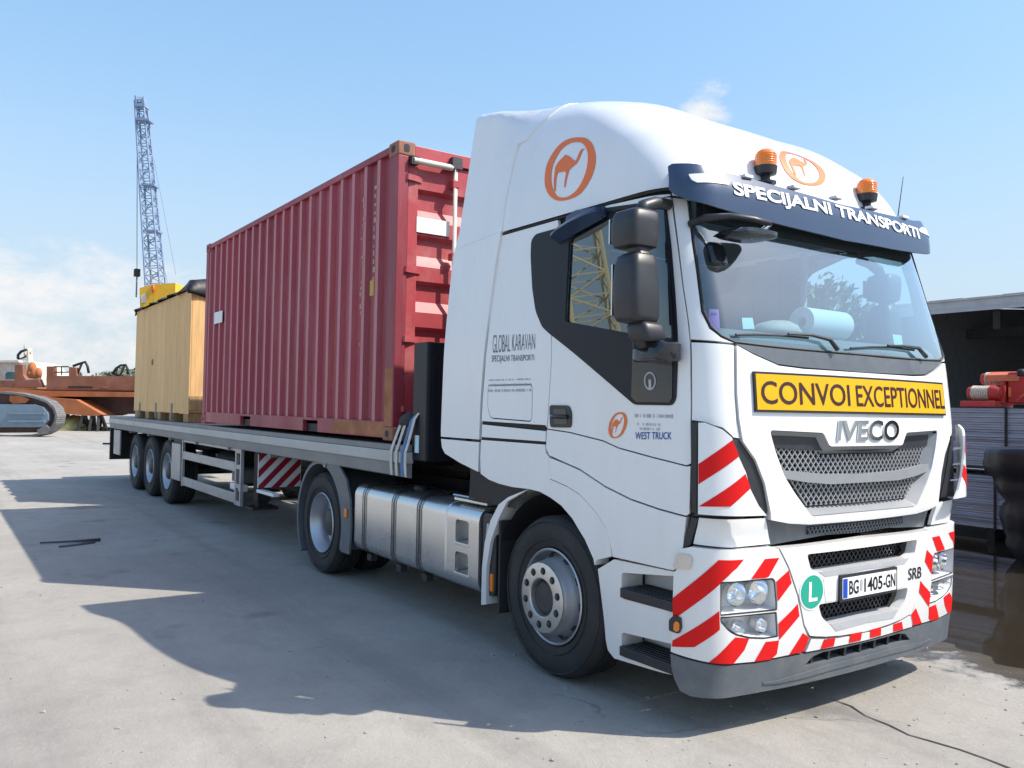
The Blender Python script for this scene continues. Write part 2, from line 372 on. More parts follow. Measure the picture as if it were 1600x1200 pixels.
def tri2d(loops, res):
    pts = []; edges = []; loops = [subdiv(l, res) for l in loops]
    for l in loops:
        n = len(pts); pts += l; edges += [(n+i, n+(i+1) % len(l)) for i in range(len(l))]
    nb = len(pts); A = np.array(loops[0]); x0, y0 = A.min(0); x1, y1 = A.max(0); B = np.array(pts)
    for i, x in enumerate(np.arange(x0+res*.5, x1, res)):
        for y in np.arange(y0+res*(.5 if i % 2 else .25), y1, res):
            if not inpoly((x, y), loops[0]) or any(inpoly((x, y), h) for h in loops[1:]): continue
            if np.min((B[:, 0]-x)**2+(B[:, 1]-y)**2) < (res*.45)**2: continue
            pts.append((x, y))
    r = geometry.delaunay_2d_cdt([Vector(p) for p in pts], edges, [], 0, 1e-6)
    V = [tuple(v) for v in r[0]]; F = []
    for f in r[2]:
        c = (sum(V[i][0] for i in f)/3, sum(V[i][1] for i in f)/3)
        if inpoly(c, loops[0]) and not any(inpoly(c, h) for h in loops[1:]): F.append(tuple(f))
    return V, F
def panel(name, surf, poly, m, parent, off=0.0, th=.022, res=.06, holes=(), gap=.0035, mirror=False, rim=None, mname=None, label=None, **kw):
    """sheet cut to an outline on a skin, with folded edges; optional mirrored twin on the other side of the cab"""
    loops = [inset(poly, gap) if gap else poly]+[(inset(h, -gap) if gap else h) for h in holes]
    V2, F = tri2d(loops, res)
    P = np.array([surf(u, t) for u, t in V2]); Nn = np.array([surf.nrm(u, t) for u, t in V2]); P = P+Nn*off
    # orientation: outward normals
    F2 = []
    for f in F:
        a, b, c = P[f[0]], P[f[1]], P[f[2]]; n = np.cross(b-a, c-a)
        F2.append(f if n@Nn[f[0]] > 0 else f[::-1])
    cnt = {}
    for f in F2:
        for i in range(3):
            e = (f[i], f[(i+1) % 3]); cnt[e] = 1
    bd = [e for e in cnt if (e[1], e[0]) not in cnt]
    V = list(P); N2 = list(Nn); mp_ = {}
    fa = list(F2)
    if th:
        for e in bd:
            a, b = e
            d = P[b]-P[a]; en = np.cross(d, Nn[a]); en = en/(np.linalg.norm(en)+1e-9)
            k = len(V); V += [P[a], P[b], P[b]-Nn[b]*th, P[a]-Nn[a]*th]; N2 += [en]*4; fa.append((k, k+3, k+2, k+1))
    out = []
    for mir in ((False, True) if mirror else (False,)):
        VV = np.array(V); NN = np.array(N2); FF = fa
        if mir: VV = VV*(1, -1, 1); NN = NN*(1, -1, 1); FF = [f[::-1] for f in fa]
        out.append(mk(name, VV, FF, m, parent, smooth=True, normals=NN, label=label))
    return out[0] if not mirror else out
def sym(half): return list(half)+[(3-u, t) for u, t in reversed(half)]
def snap(pts, first=True, last=True):
    pts = list(pts)
    if first: pts[0] = (1.5, pts[0][1])
    if last: pts[-1] = (1.5, pts[-1][1])
    return pts
_txt = {}
def textmesh(body, bold=0.0):
    k = (body, bold)
    if k in _txt: return _txt[k]
    cu = bpy.data.curves.new('lettering', 'FONT'); cu.body = body; cu.size = 1; cu.offset = bold; cu.resolution_u = 4; cu.fill_mode = 'FRONT'
    ob = bpy.data.objects.new('lettering', cu); COL.objects.link(ob); bpy.context.view_layer.update()
    dg = bpy.context.evaluated_depsgraph_get(); me = bpy.data.meshes.new_from_object(ob.evaluated_get(dg))
    V = np.array([v.co[:2] for v in me.vertices]); F = [tuple(p.vertices) for p in me.polygons]
    bpy.data.objects.remove(ob); bpy.data.curves.remove(cu); bpy.data.meshes.remove(me)
    V = (V-V.min(0))/(V.max(0)-V.min(0)); _txt[k] = (V, F); return V, F
def text_on(name, surf, body, quad, m, parent, off=.004, bold=0.0, label=None):
    """lettering laid on a skin; quad = bottom-left, bottom-right, top-right, top-left in skin coordinates"""
    V, F = textmesh(body, bold); q = [np.array(p) for p in quad]; P = []; N = []
    for x, y in V:
        u = (q[0]*(1-x)+q[1]*x)*(1-y)+(q[3]*(1-x)+q[2]*x)*y; n = surf.nrm(*u); P.append(surf(*u)+n*off); N.append(n)
    F2 = []
    for f in F:
        n = np.cross(P[f[1]]-P[f[0]], P[f[2]]-P[f[0]]); F2.append(f if n@N[f[0]] >= 0 else f[::-1])
    return mk(name, P, F2, m, parent, label=label)
class Flat:
    """flat sheet: origin + u*a + t*b, for plates and signs"""
    def __init__(s, o, a, b): s.o, s.a, s.b = map(lambda v: np.array(v, float), (o, a, b)); s.n = np.cross(s.a, s.b); s.n /= np.linalg.norm(s.n)
    def __call__(s, u, t): return s.o+s.a*u+s.b*t
    def nrm(s, u, t): return s.n
# ================================================================== TRACTOR TRUCK
TR = thing('tractor_truck', 'white tractor truck with dark blue sun visor and yellow sign, pulling the flatbed trailer', 'truck', (0, 0, 0))
body = Surf(xf=[(.2, 1.33), (.5, 1.36), (.8, 1.368), (1.0, 1.372), (1.12, 1.388), (1.58, 1.378), (1.885, 1.352), (2.03, 1.335), (2.4, 1.235), (2.77, 1.125), (3.05, 1.04)],
            w=[(.2, 1.235), (1.2, 1.24), (2.0, 1.225), (2.9, 1.185)], b=.10,
            rx=[(.2, .27), (1.0, .27), (2.0, .25), (2.9, .26)], ry=[(.2, .20), (1.0, .20), (2.0, .20), (2.9, .19)]).grid(-2.6, 2.7, .22, 3.05, 110, 60)
def RISE(x): return .13*(math.sqrt((.25-x)**2+.04)+(.25-x))/2
class RoofSkin(Surf):
    def __call__(s, u, t):
        p = Surf.__call__(s, min(u, 3-u), t); p[0] = max(p[0], -.80)
        if t > .25:   # raised shoulders each side of a shallow trough
            k = min(1, (t-.25)/.3); p = p+np.array((0, 0, -.035*k*math.exp(-(abs(p[1])/.55)**4)))
        if t > .35: k = min(1, (t-.35)/.5); k = k*k*(3-2*k); p[2] += RISE(p[0])*k   # the roof climbs towards the rear
        if u > 1.5: p = p*(1, -1, 1)
        return p
roof = RoofSkin(xf=[(0, 1.09), (.2, 1.035), (.4, .93), (.55, .78), (.7, .58), (.8, .38), (.9, .08), (1, -.30)],
            w=[(0, 1.195), (.2, 1.18), (.4, 1.15), (.55, 1.115), (.7, 1.055), (.8, .98), (.9, .85), (1, .55)], b=[(0, .10), (.5, .16), (1, .1)],
            rx=[(0, .30), (.5, .45), (1, .5)], ry=[(0, .22), (.5, .38), (.8, .42), (1, .38)],
            z=[(0, 2.905), (.2, 3.09), (.4, 3.27), (.55, 3.40), (.7, 3.54), (.8, 3.635), (.9, 3.715), (1, 3.765)]).grid(-1.4, 2.8, 0, 1, 80, 40)
visor = Surf(xf=[(2.70, 1.225), (2.86, 1.215), (3.02, 1.15)], w=1.215, b=.085, rx=.20, ry=.20).grid(-.3, 2.9, 2.68, 3.08, 60, 14)
T = body.tr
def cv(c):
    o = {'c1': (680, 140, 3.81), 'c2': (1020, 140, 3.3333), 'c3': (680, 400, 3.81), 'c4': (1060, 480, 3.636), 'c5': (1020, 780, 3.3333), 'c6': (680, 700, 3.0), 'w': (1180, 640, 5.0), 'hl': (1040, 830, 6.6667), 'dw': (860, 300, 3.3333)}[c]
    return lambda pts: [(o[0]+x/o[2], o[1]+y/o[2]) for x, y in pts]
c1, c2, c3, c4, c5, c6, cw, hl, dw = map(cv, ('c1', 'c2', 'c3', 'c4', 'c5', 'c6', 'w', 'hl', 'dw'))
# ---- inner frame behind the panels (dark gaps)
def gridsheet(name, surf, u0, u1, t0, t1, n, m_, mt, off, keep=None, mirror=False):
    us = np.linspace(u0, u1, n); ts = np.linspace(t0, t1, m_); V = []; F = []
    for t in ts:
        for u in us: V.append(surf(u, t)+surf.nrm(u, t)*off)
    for j in range(m_-1):
        for i in range(n-1):
            if keep and not keep((us[i]+us[i+1])/2, (ts[j]+ts[j+1])/2): continue
            F.append((j*n+i, j*n+i+1, (j+1)*n+i+1, (j+1)*n+i))
    used = sorted({i for f in F for i in f}); mp_ = {a: b for b, a in enumerate(used)}
    mk(name, [V[i] for i in used], [tuple(mp_[i] for i in f) for f in F], mt, TR, smooth=True)
glass_px = [(889, 371), (903, 358), (947, 329), (1038, 317), (1046, 380), (1052, 450), (1056, 532), (983, 523), (882.5, 504)]
GL = T(glass_px)
arch_c = np.array([0.0, .5])
def keep_side(u, t):
    if min(u, 3-u) > .30 and t > 1.98: return False
    if min(u, 3-u) > .6 and t < 1.75: return False
    if min(u, 3-u) < .3 and t > 2.9: return False
    p = body(min(u, 3-u), t)
    if u <= .3 or u >= 2.7:
        uu = min(u, 3-u)
        if inpoly((uu, t), inset(GL, -.03)): return False
        if math.hypot(p[0], t-.5) < .68: return False
    return True
gridsheet('cab_frame', body, -2.05, 5.05, 1.0, 2.95, 130, 44, 'frame_black', -.035, keep_side)
# ---- side: collars, sleeper panel, door
seam = c1([(385, 834)])+c3([(360, 0), (325, 350), (300, 600), (282, 850), (275, 985)])
side_poly = T(seam+c3([(655, 1010), (665, 1025)])+[(854.6, 668), (858, 620), (861.5, 526), (864, 470), (868, 400), (873, 352), (900, 331)])
top_l = T([(781, 359)])[0]
side_poly = side_poly[:-1]+[(side_poly[-2][0], 2.885), (side_poly[0][0], 2.885)]
hatch = rounded(T(c3([(315, 770), (578, 765), (578, 850), (574, 985), (330, 965), (312, 900)])), .03)
panel('sleeper_panel', body, side_poly, 'white_paint', TR, holes=[hatch], mirror=True)
hp = panel('locker_flap', body, hatch, 'white_paint', TR, off=.001, gap=.004, mirror=True)
low_side = T(c3([(275, 1000), (658, 1040), (655, 1108), (272, 1080)]))
panel('sill_strip', body, low_side, 'white_paint', TR, off=-.004, mirror=True)
door_top = [(873, 352), (946, 321), (1048, 302.5)]
door_front = [(1068, 455), (1078, 531), (1079, 581), (1079.5, 657), (1081, 700), (1080, 725)]
crease = [(1073, 728), (1021, 715), (967, 700), (942, 688.7), (890, 675.6), (855, 670.4)]
DG = rounded(GL, .03)
door_poly = T(door_top+door_front+crease+[(858, 620), (861.5, 526), (864, 470), (868, 400)])
dr = panel('door', body, door_poly, 'white_paint', TR, holes=[DG], mirror=True)
door_low = T(crease[::-1]+[(1080, 727), (1079, 770), (1078, 803)]+c6([(1180, 320), (1050, 285), (920, 240), (800, 180), (680, 100), (600, 65), (535, 35)])+[(853.5, 700)])
panel('door_lower_panel', body, door_low, 'white_paint', TR, off=.004, mirror=True)
trim = rounded(T([(831, 376), (838, 366), (885, 353), (947, 325), (1041, 315), (1049, 380), (1055, 450), (1058.5, 510), (1057, 624), (1051, 633.5), (992, 632.5), (860, 522), (848, 511), (838, 487), (832.5, 450), (830, 400)]), .025)
panel('window_trim', body, trim, 'trim_black', TR, off=.006, holes=[inset(DG, .008)], gap=0, th=.012, mirror=True)
wg = panel('door_window', body, inset(DG, -.004), 'door_glass', TR, off=-.012, gap=0, th=0, res=.15)
mk('door_window', np.array([body(u, t) - body.nrm(u, t)*.012 for u, t in DG])*(1, -1, 1), [tuple(range(len(DG)))[::-1]], 'far_glass', TR)
# seam between window glass and quarter light
q0, q1 = T([(1037, 318), (1050, 531)])
panel('window_divider', body, [q0, (q0[0]+.02, q0[1]), (q1[0]+.02, q1[1]), q1], 'trim_black', TR, off=.004, gap=0, th=.01, mirror=True)
# darker quarter panel (lower front of the trim) with the round emblem
panel('mirror_base', body, T([(990, 540), (1052, 540), (1052, 622), (1048, 629), (996, 628), (988, 620)]), 'gloss_black', TR, off=.010, gap=0, th=.01, mirror=True)
# door handle
hb = rounded(T(c3([(686, 888), (800, 890), (816, 930), (814, 1022), (690, 1020)])), .025)
dh = panel('door_handle', body, hb, 'black_plastic', dr[0], off=.010, gap=0, th=.012)
hi = rounded(T(c3([(712, 910), (788, 912), (795, 1002), (714, 1000)])), .02)
panel('grip', body, hi, 'gloss_black', dr[0], off=.0125, gap=0, th=.004)
a, b_ = T(c3([(712, 955), (795, 957)]))
MB().tube([body(a[0]+(b_[0]-a[0])*k/6, a[1]+(b_[1]-a[1])*k/6)+np.array((0, -.016-.012*math.sin(math.pi*k/6), 0)) for k in range(7)], .014, 8).build('handle_bar', 'black_plastic', dr[0], smooth=True)
p = body(*T(c3([(697, 950)]))[0]); MB().lathe([(.009, -.016), (.009, -.010), (.0, -.016)], p, 'y', 12).build('lock', 'chrome', dr[0])
# arch panel, under-door panel, step housing
arch_in = c6([(750, 570), (740, 520), (700, 430), (640, 330), (590, 272), (540, 235), (490, 207), (440, 195), (360, 185), (300, 170), (250, 150), (212, 122)])
lip_out = c6([(540, 145), (620, 180), (680, 218), (720, 260), (765, 315), (805, 380), (822, 440), (830, 510)])
arch_poly = T(c3([(272, 1092), (655, 1120), (660, 1170)])+[(858, 713)]+lip_out+[(932, 876), (929, 885)]+arch_in[1:]+[(750, 715)])
panel('wheel_arch', body, arch_poly, 'white_paint', TR, th=.10, mirror=True, res=.05)
und = T([(858.5, 714)]+c6([(600, 67), (680, 102), (800, 182), (920, 242), (1050, 287), (1180, 322)])+[(1073, 812), (1069, 850), (1064, 885), (1053, 892)]+c6([(835, 512)])+lip_out[::-1][1:])
panel('under_door_panel', body, und, 'white_paint', TR, off=.006, th=.05, mirror=True, res=.05)
st1 = rounded(T(c6([(868, 588), (1118, 604), (1118, 770), (868, 703)])), .02)
st2 = rounded(T(c6([(868, 868), (1116, 925), (1114, 1058), (868, 976)])), .02)
step = T([(931, 889)]+c6([(830, 520)])+[(1053, 893), (1052, 1057)]+c6([(1000, 1042), (830, 990), (800, 950), (790, 900)]))
panel('step_housing', body, step, 'white_paint', TR, off=-.012, th=.16, holes=[st1, st2], mirror=True, res=.05)
for s_ in (-1, 1):
    for q in (st1, st2):
        us = [u for u, t in q]; ts = [t for u, t in q]; x0 = body(min(us), np.mean(ts))[0]; x1 = min(body(max(us), np.mean(ts))[0], 1.10); z0, z1 = min(ts), max(ts)
        mbk = MB().box(x0-.02, x1+.03, -1.03, -1.0, z0-.05, z1+.05); 
        mbk.V = [(x, y*-s_, z) for x, y, z in mbk.V]; mbk.build('step_recess', 'white_plain', TR)
        tb = MB().box(x0-.005, x1, -1.235, -1.03, z0+.002, z0+.055)
        for k in range(6): tb.box(x0+.02, x1-.02, -1.225+.033*k, -1.215+.033*k, z0+.055, z0+.062)
        tb.V = [(x, y*-s_, z) for x, y, z in tb.V]; tb.build('step_tread', 'black_plastic', TR, bevel=.004)
# ---- collars behind the cab
coll = lambda y: np.array((0, y, 0))
def colw(z): return interp(z, [(1.2, 1.225), (2.0, 1.235), (2.9, 1.20), (3.45, 1.155), (3.62, 1.12), (3.72, 1.06), (3.775, .96), (3.80, .80)])
colS = Surf(xf=10, w=[(1.2, 1.225), (2.0, 1.235), (2.9, 1.20), (3.45, 1.16), (3.62, 1.13), (3.72, 1.07), (3.775, .97), (3.80, .80)], b=0, rx=.1, ry=.1)
class SideSkin:
    """side wall written directly as (x, z); beyond the shoulder it folds over to the top"""
    tab_z = [(0, 1.2), (2.3, 3.5), (2.46, 3.66), (2.52, 3.715), (2.57, 3.752), (2.62, 3.775), (2.75, 3.80), (2.95, 3.815), (3.6, 3.83)]
    tab_w = [(0, 1.225), (.8, 1.232), (1.7, 1.20), (2.3, 1.15), (2.46, 1.13), (2.52, 1.11), (2.57, 1.08), (2.62, 1.03), (2.75, .90), (2.95, .68), (3.6, .03)]
    def __call__(s, x, q): return np.array((x, -interp(q, s.tab_w), interp(q, s.tab_z)))
    def nrm(s, x, q):
        e = 2e-3; c = s(x, q+e)-s(x, q-e); n = np.cross((1, 0, 0), c); return n/np.linalg.norm(n)
sk = SideSkin()
lowc = [(side(*p)[0], side(*p)[2]-1.2) for p in [(780, 357)]+c3([(358, 0), (323, 350), (298, 600), (279, 850), (268, 1095)])+c3([(38, 1078), (38, 1040), (60, 560), (95, 0)])+[(712, 366)]]
panel('side_collar', sk, lowc, 'white_paint', TR, off=.0, th=.03, mirror=True)
lowc2 = [(side(*p)[0], side(*p)[2]-1.2) for p in c3([(268, 1106)])+[(748, 738)]+[(720, 724), (696, 709), (691.5, 700), (690, 685)]]
panel('side_collar_foot', sk, lowc2, 'white_paint', TR, off=.0, th=.03, mirror=True)
class CollarSkin:
    """continues the roof's cross-section rearwards: (x, t); t>1 crosses the crown"""
    def __call__(s, x, t):
        q = Surf.__call__(roof, -1e-4, min(t, 1)); k = max(0, min(1, (t-.35)/.5)); k = k*k*(3-2*k)
        y, z = q[1], q[2]+RISE(x)*k
        b = max(0, min(1, (-.50-x)/.45)); b = b*b*(3-2*b); zr = 3.78+.10*max(0, -.5-x)/.6   # squarer towards the rear edge
        yb = float(np.interp(t, [-.3, 0, .74, .78, .82, .86, .92, 1.0], [1.225, 1.195, 1.115, 1.10, 1.075, 1.03, .90, .55])); zb = float(np.interp(t, [-.3, 0, .74, .78, .82, .86, .92, 1.0], [2.905-.3*(zr-.05-2.905)/.74, 2.905, zr-.05, zr-.02, zr, zr+.012, zr+.022, zr+.03]))
        y = y*(1-b)-yb*b; z = z*(1-b)+zb*b
        if t > 1: y = y*(1-(t-1)/.4); z += .015*math.sin((t-1)/.4*math.pi/2)
        return np.array((x, y, z))
    def nrm(s, x, t):
        e = 2e-3; c = s(x, t+e)-s(x, t-e); n = np.cross((1, 0, 0), c); return n/np.linalg.norm(n)
csk = CollarSkin()
def cq(px, py, y):
    x = side(px, py, y)[0]; ts_ = np.linspace(0, 1, 300); pts = [proj(csk(x, t)) for t in ts_]
    k = int(np.argmin([abs(p[1]-py) for p in pts])); return (x, float(ts_[k]))
upc = [(-.655, 0), (-1.262, -.03), (-1.205, .35), (-1.155, .74), (-1.135, .86), (-1.12, 1.0), (-1.10, 1.4), (-.36, 1.4), (-.36, 1.0), (-.34, .93), (-.33, .86), (-.38, .76), (-.46, .69), (-.53, .63), (-.615, .61)]
panel('roof_collar', csk, upc, 'white_paint', TR, off=.007, th=.05, mirror=True, gap=.003)
# ---- roof
V = []; F = []; NN = []
us = np.concatenate([np.linspace(-2.2, 0, 14), np.linspace(.0625, .5, 8), np.linspace(.6, 1.5, 10)]); us = np.concatenate([us, 3-us[::-1][1:]]); ts = np.linspace(0, 1, 36)
def roofpt(u, t):
    p = roof(u, t)
    if min(u, 3-u) < 0: p[0] = max(p[0], -.80)
    return p
for t in ts:
    for u in us: V.append(roofpt(u, t))
n = len(us)
for j in range(len(ts)-1):
    for i in range(n-1): F.append((j*n+i, j*n+i+1, (j+1)*n+i+1, (j+1)*n+i))
# close the crown across
for i in range(n//2-1): F.append(((len(ts)-1)*n+i, (len(ts)-1)*n+i+1, len(V)-2-i, len(V)-1-i))
ro = MB(); ro.V = V; ro.F = F; RO = ro.build('roof', 'white_paint', TR, smooth=True)
ru = [(top_l[0], 0), ]
# dark seam under the roof
V = []; 
for u in np.linspace(-1.75, 4.75, 90): V.append(body(u, 2.895)-body.nrm(u, 2.895)*.008)
MB().tube(V, .007, 6).build('roof_seam', 'frame_black', TR)
# ---- front: pillar, corner panels, front panel, cowl, windscreen
ws_edge = [(1078, 318), (1084, 375), (1092, 430), (1099, 486), (1111, 511), (1127, 524.5), (1147.5, 534)]
pil = T([(1049.5, 303), (1068.5, 455), (1078.5, 531)]+[(1147, 536)]+[(1127, 527), (1109, 513), (1096, 487), (1089, 430), (1081, 375), (1074.5, 318)])
pil = [(pil[0][0], 2.885)]+pil+[(pil[-1][0]-.01, 2.885)]
panel('pillar', body, pil, 'white_paint', TR, mirror=True, res=.05)
cor = T([(1079.5, 534), (1147, 538.5), (1148.4, 617), (1151.5, 656), (1157, 686), (1145, 684), (1129, 671), (1101, 660), (1080.5, 657.5)])
panel('corner_panel', body, cor, 'white_paint', TR, mirror=True, res=.045)
wsh = snap(T([(1345, 430)]+ws_edge+[(1200, 540.5), (1250, 545.5), (1297, 549.5), (1335, 553)]), True, True)
wsh[0] = (1.5, 2.93); wsh[1] = (wsh[1][0], 2.93)
wsh.insert(2, T([(1078, 318)])[0])
panel('windscreen', body, sym(wsh)[:-0 or None], 'windshield_glass', TR, off=-.008, gap=0, th=0, res=.08)
ed = sym(wsh[1:])
MB().tube([body(u, t)+body.nrm(u, t)*-.004 for u, t in ed], .008, 6, False).build('windscreen_seal', 'frame_black', TR)
cow_top = [(1147.5, 537), (1200, 542.5), (1250, 547.5), (1297, 552), (1336, 555.5)]
cow_bot = [(1336, 581), (1252, 574.5), (1214, 569.5), (1175.5, 552.5)]
half = snap(T(cow_top[::-1]+cow_bot[::-1]))
panel('cowl', body, sym(half), 'grey_plastic', TR, off=.004, mirror=False, res=.06)
front_half = snap(T([(1336, 582.5), (1252, 576), (1214, 571), (1175.5, 554), (1148, 539), (1149.2, 617), (1152.5, 656), (1158, 690), (1178, 719), (1192, 755), (1201, 800), (1202, 813), (1230, 818), (1262, 819.5), (1347, 812)]))
gr_half = snap(T([(1347, 697)]+cw([(570, 292), (520, 185), (105, 165), (150, 330), (220, 520), (300, 650), (430, 830)])+[(1350, 797)]))
GR = rounded(sym(gr_half), .018)
panel('front_panel', body, sym(front_half), 'white_paint', TR, off=.012, th=.05, holes=[GR], gap=.003, res=.05)
# grille: sloping surround, mesh, middle bar
V = []; F = []
inn = inset(GR, .040); n = len(GR); BI = inset(GR, .012)
for u, t in GR: V.append(body(u, t)+body.nrm(u, t)*.004)
for u, t in inn: V.append(body(u, t)-body.nrm(u, t)*.055)
F = [(i, (i+1) % n, n+(i+1) % n, n+i) for i in range(n)]
mk('grille_surround', V, F, 'mid_grey', TR, smooth=True, angle=40)
V = [body(u, t)-body.nrm(u, t)*.125 for u, t in inset(GR, .02)]
mk('grille_backing', V, [tuple(range(n))], 'frame_black', TR)
mat('mesh_grey', (.42, .43, .44), .4, metal=.6)
def mesh_bars(name, poly, off, pitch=.040, w=.0058, parent=TR, m='mesh_grey'):
    mb = MB(); A = np.array(poly); u0, t0 = A.min(0); u1, t1 = A.max(0)
    for sgn in (1, -1):
        k = u0-(t1-t0)*1.2
        while k < u1+(t1-t0)*1.2:
            run = None; prev = None
            for i in range(81):
                t = t0+(t1-t0)*i/80; u = k+sgn*(t-t0)*.85 + (0 if sgn > 0 else (t1-t0)*.85)
                ins = inpoly((u, t), poly)
                if ins and run is None: run = (u, t)
                if (not ins or i == 80) and run is not None:
                    if math.dist(run, prev) > .01:
                        m_ = max(1, int(math.dist(run, prev)/.12)); pts = [(run[0]+(prev[0]-run[0])*j/m_, run[1]+(prev[1]-run[1])*j/m_) for j in range(m_+1)]
                        Q = [body(*q)+body.nrm(*q)*off for q in pts]
                        for j in range(m_): mb.bar(Q[j], Q[j+1], w, .012, tuple(body.nrm(*pts[j])))
                    run = None
                prev = (u, t) if ins else prev
            k += pitch
    return mb.build(name, m, parent)
zb = [t for u, t in T([(1228, 741), (1290, 748)])]
inn2 = inset(GR, .045)
mesh_bars('grille_mesh', inn2, -.045)
bar_half = snap(T([(1350, 741), (1290, 742.5), (1276, 741), (1225, 736.5), (1227, 746), (1262, 752), (1300, 755), (1350, 754)]))
bp_ = sym(bar_half); bp_ = inset(bp_, -.006)
panel('grille_bar', body, bp_, 'mid_grey', TR, off=-.005, th=.06, gap=0, res=.05)
top_half = snap(T([(1350, 699), (1292, 700), (1283, 679), (1203, 675), (1207, 700), (1240, 702), (1290, 704), (1350, 706)]))
panel('grille_header', body, sym(top_half), 'black_plastic', TR, off=-.03, th=.06, gap=0, res=.05)
# badge letters (chrome)
bq = T(cw([(615, 245), (1095, 240), (1100, 84), (632, 84)]))
V, F = textmesh('IVECO', .02)
def solid_text(name, surf, body_, quad, m, parent, off, th, bold):
    V, F = textmesh(body_, bold); q = [np.array(p) for p in quad]; P = []; N = []
    for x, y in V:
        u = (q[0]*(1-x)+q[1]*x)*(1-y)+(q[3]*(1-x)+q[2]*x)*y; N.append(surf.nrm(*u)); P.append(surf(*u)+N[-1]*(off+th))
    F2 = [f if np.cross(P[f[1]]-P[f[0]], P[f[2]]-P[f[0]])@N[f[0]] >= 0 else f[::-1] for f in F]
    cnt = {}
    for f in F2:
        for i in range(len(f)): cnt[(f[i], f[(i+1) % len(f)])] = 1
    k = len(P); P2 = P+[p-n*th for p, n in zip(P, N)]
    F2 = F2+[(a, k+a, k+b, b) for a, b in cnt if (b, a) not in cnt]
    return mk(name, P2, F2, m, parent)
solid_text('badge_lettering', body, 'IVECO', bq, 'chrome', TR, .012, .010, .02)
# ---- wide load sign
u0_, u1_ = body.inv(1178, 612)[0], body.inv(1471, 625)[0]; u0_ = (u0_+3-u1_)/2; z0_, z1_ = 1.675, 1.886; du_ = 3-2*u0_
su = lambda f: u0_+du_*f
panel('warning_sign', body, [(su(0), z0_), (su(1), z0_), (su(1), z1_), (su(0), z1_)], 'black_ink', TR, off=.026, th=.012, gap=0, res=.1)
panel('sign_face', body, [(su(.006), z0_+.012), (su(.994), z0_+.012), (su(.994), z1_-.012), (su(.006), z1_-.012)], 'yellow_sign', TR, off=.028, th=0, gap=0, res=.1)
for i_, wd_ in enumerate(('CONVOI', 'EXCEPTIONNEL')):
    a_, b_ = ((.022, .400), (.432, .992))[i_]
    text_on('sign_lettering', body, wd_, [(su(a_), z0_+.042), (su(b_), z0_+.042), (su(b_), z1_-.048), (su(a_), z1_-.048)], 'sign_ink', TR, .0305, .008)
# ---- striped corner deflector and intake slot
slot_ = T([(1144, 683), (1157, 688), (1180, 722), (1193, 757), (1200, 798), (1198, 806), (1186, 800), (1170, 765), (1156, 715)])
panel('intake_slot', body, slot_, 'black_plastic', TR, off=-.004, gap=0, mirror=True, res=.04)
class OffSkin(Surf):
    """the cab skin moved outwards"""
    def __init__(s, base, off): s.base, s.off = base, off
    def __call__(s, u, t): return s.base(u, t)+s.base.nrm(u, t)*s.off
    def nrm(s, u, t): return s.base.nrm(u, t)
vane = OffSkin(body, .075).grid(-.35, 1.0, 1.0, 1.85, 40, 24)
dfl = vane.tr([(1090.5, 660), (1101, 659.5), (1129, 670.5), (1144, 683), (1155, 714), (1166, 738), (1172.5, 763), (1186, 790), (1199, 806), (1090, 804)])
panel('vane_backing', body, inset(T([(1090.5, 664), (1128, 674), (1142, 686), (1153, 716), (1170, 765), (1184, 795), (1090, 800)]), -.02), 'black_plastic', TR, off=.003, th=.01, mirror=True, res=.05, gap=0)
AV = panel('air_deflector', vane, dfl, 'white_paint', TR, off=0, th=.014, mirror=True, res=.04, gap=.002)
for pts in (c4([(113, 890), (308, 752), (345, 848), (113, 1008)]), c4([(113, 1132), (381, 945), (408, 1022), (405, 1035), (295, 1134)])):
    panel('red_stripe', vane, vane.tr(pts), 'red_film', TR, off=.0022, th=.001, mirror=True, res=.04, gap=.001)
ue = max(u for u, t in dfl)
for i_, z_ in enumerate((1.26, 1.36, 1.46)):
    ux = float(np.interp(z_, [1.16, 1.3, 1.45, 1.55], [ue-.02, ue-.13, ue-.20, ue-.25]))
    for my in (1, -1):
        V = []
        for u in np.linspace(ux-.16, ux-.012, 5): V += [body(u, z_), vane(u, z_+.01)-vane.nrm(u, z_)*.016]
        V = np.array(V)*(1, my, 1); V2 = V-np.array((0, 0, .010)); n_ = len(V)
        F = [(2*i, 2*i+1, 2*i+3, 2*i+2) for i in range(4)]+[(n_+2*i, n_+2*i+2, n_+2*i+3, n_+2*i+1) for i in range(4)]+[(8, 9, n_+9, n_+8), (0, n_, n_+1, 1)]
        MB().add(np.concatenate([V, V2]), F).build('louvre', 'white_plain', AV[0 if my > 0 else 1])
panel('deflector_gap', body, T(c4([(74, 650), (109, 655), (107, 1165), (80, 1165)])), 'black_plastic', TR, off=.012, th=.03, mirror=True, res=.05, gap=0)
panel('door_edge_gap', body, T(c6([(1200, 325), (1232, 330), (1195, 455), (1160, 470)])), 'black_plastic', TR, off=.0, th=.03, mirror=True, res=.05, gap=0)
# far side mirror-corner louvres come with the mirrored deflector; three louvre blades
# ---- lower front: corner skirts, dark slot with mesh
skirt = T([(1091, 808), (1198, 809), (1206, 851), (1145, 857), (1082, 851)])
panel('corner_skirt', body, skirt, 'white_paint', TR, off=-.006, mirror=True, res=.05)
slot_half = snap(T([(1350, 812), (1262, 817), (1203, 812), (1199, 812), (1208, 855), (1240, 849), (1300, 838), (1350, 834)]))
panel('lower_slot', body, sym(slot_half), 'grey_plastic', TR, off=-.045, th=.02, gap=0, res=.06)
sm_half = snap(T([(1350, 819), (1270, 827), (1270, 838), (1350, 833)]))
panel('slot_backing', body, sym(sm_half), 'frame_black', TR, off=-.042, th=.004, gap=0, res=.1)
mesh_bars('slot_mesh', sym(sm_half), -.036, .03, .006, TR, 'grey_plastic')
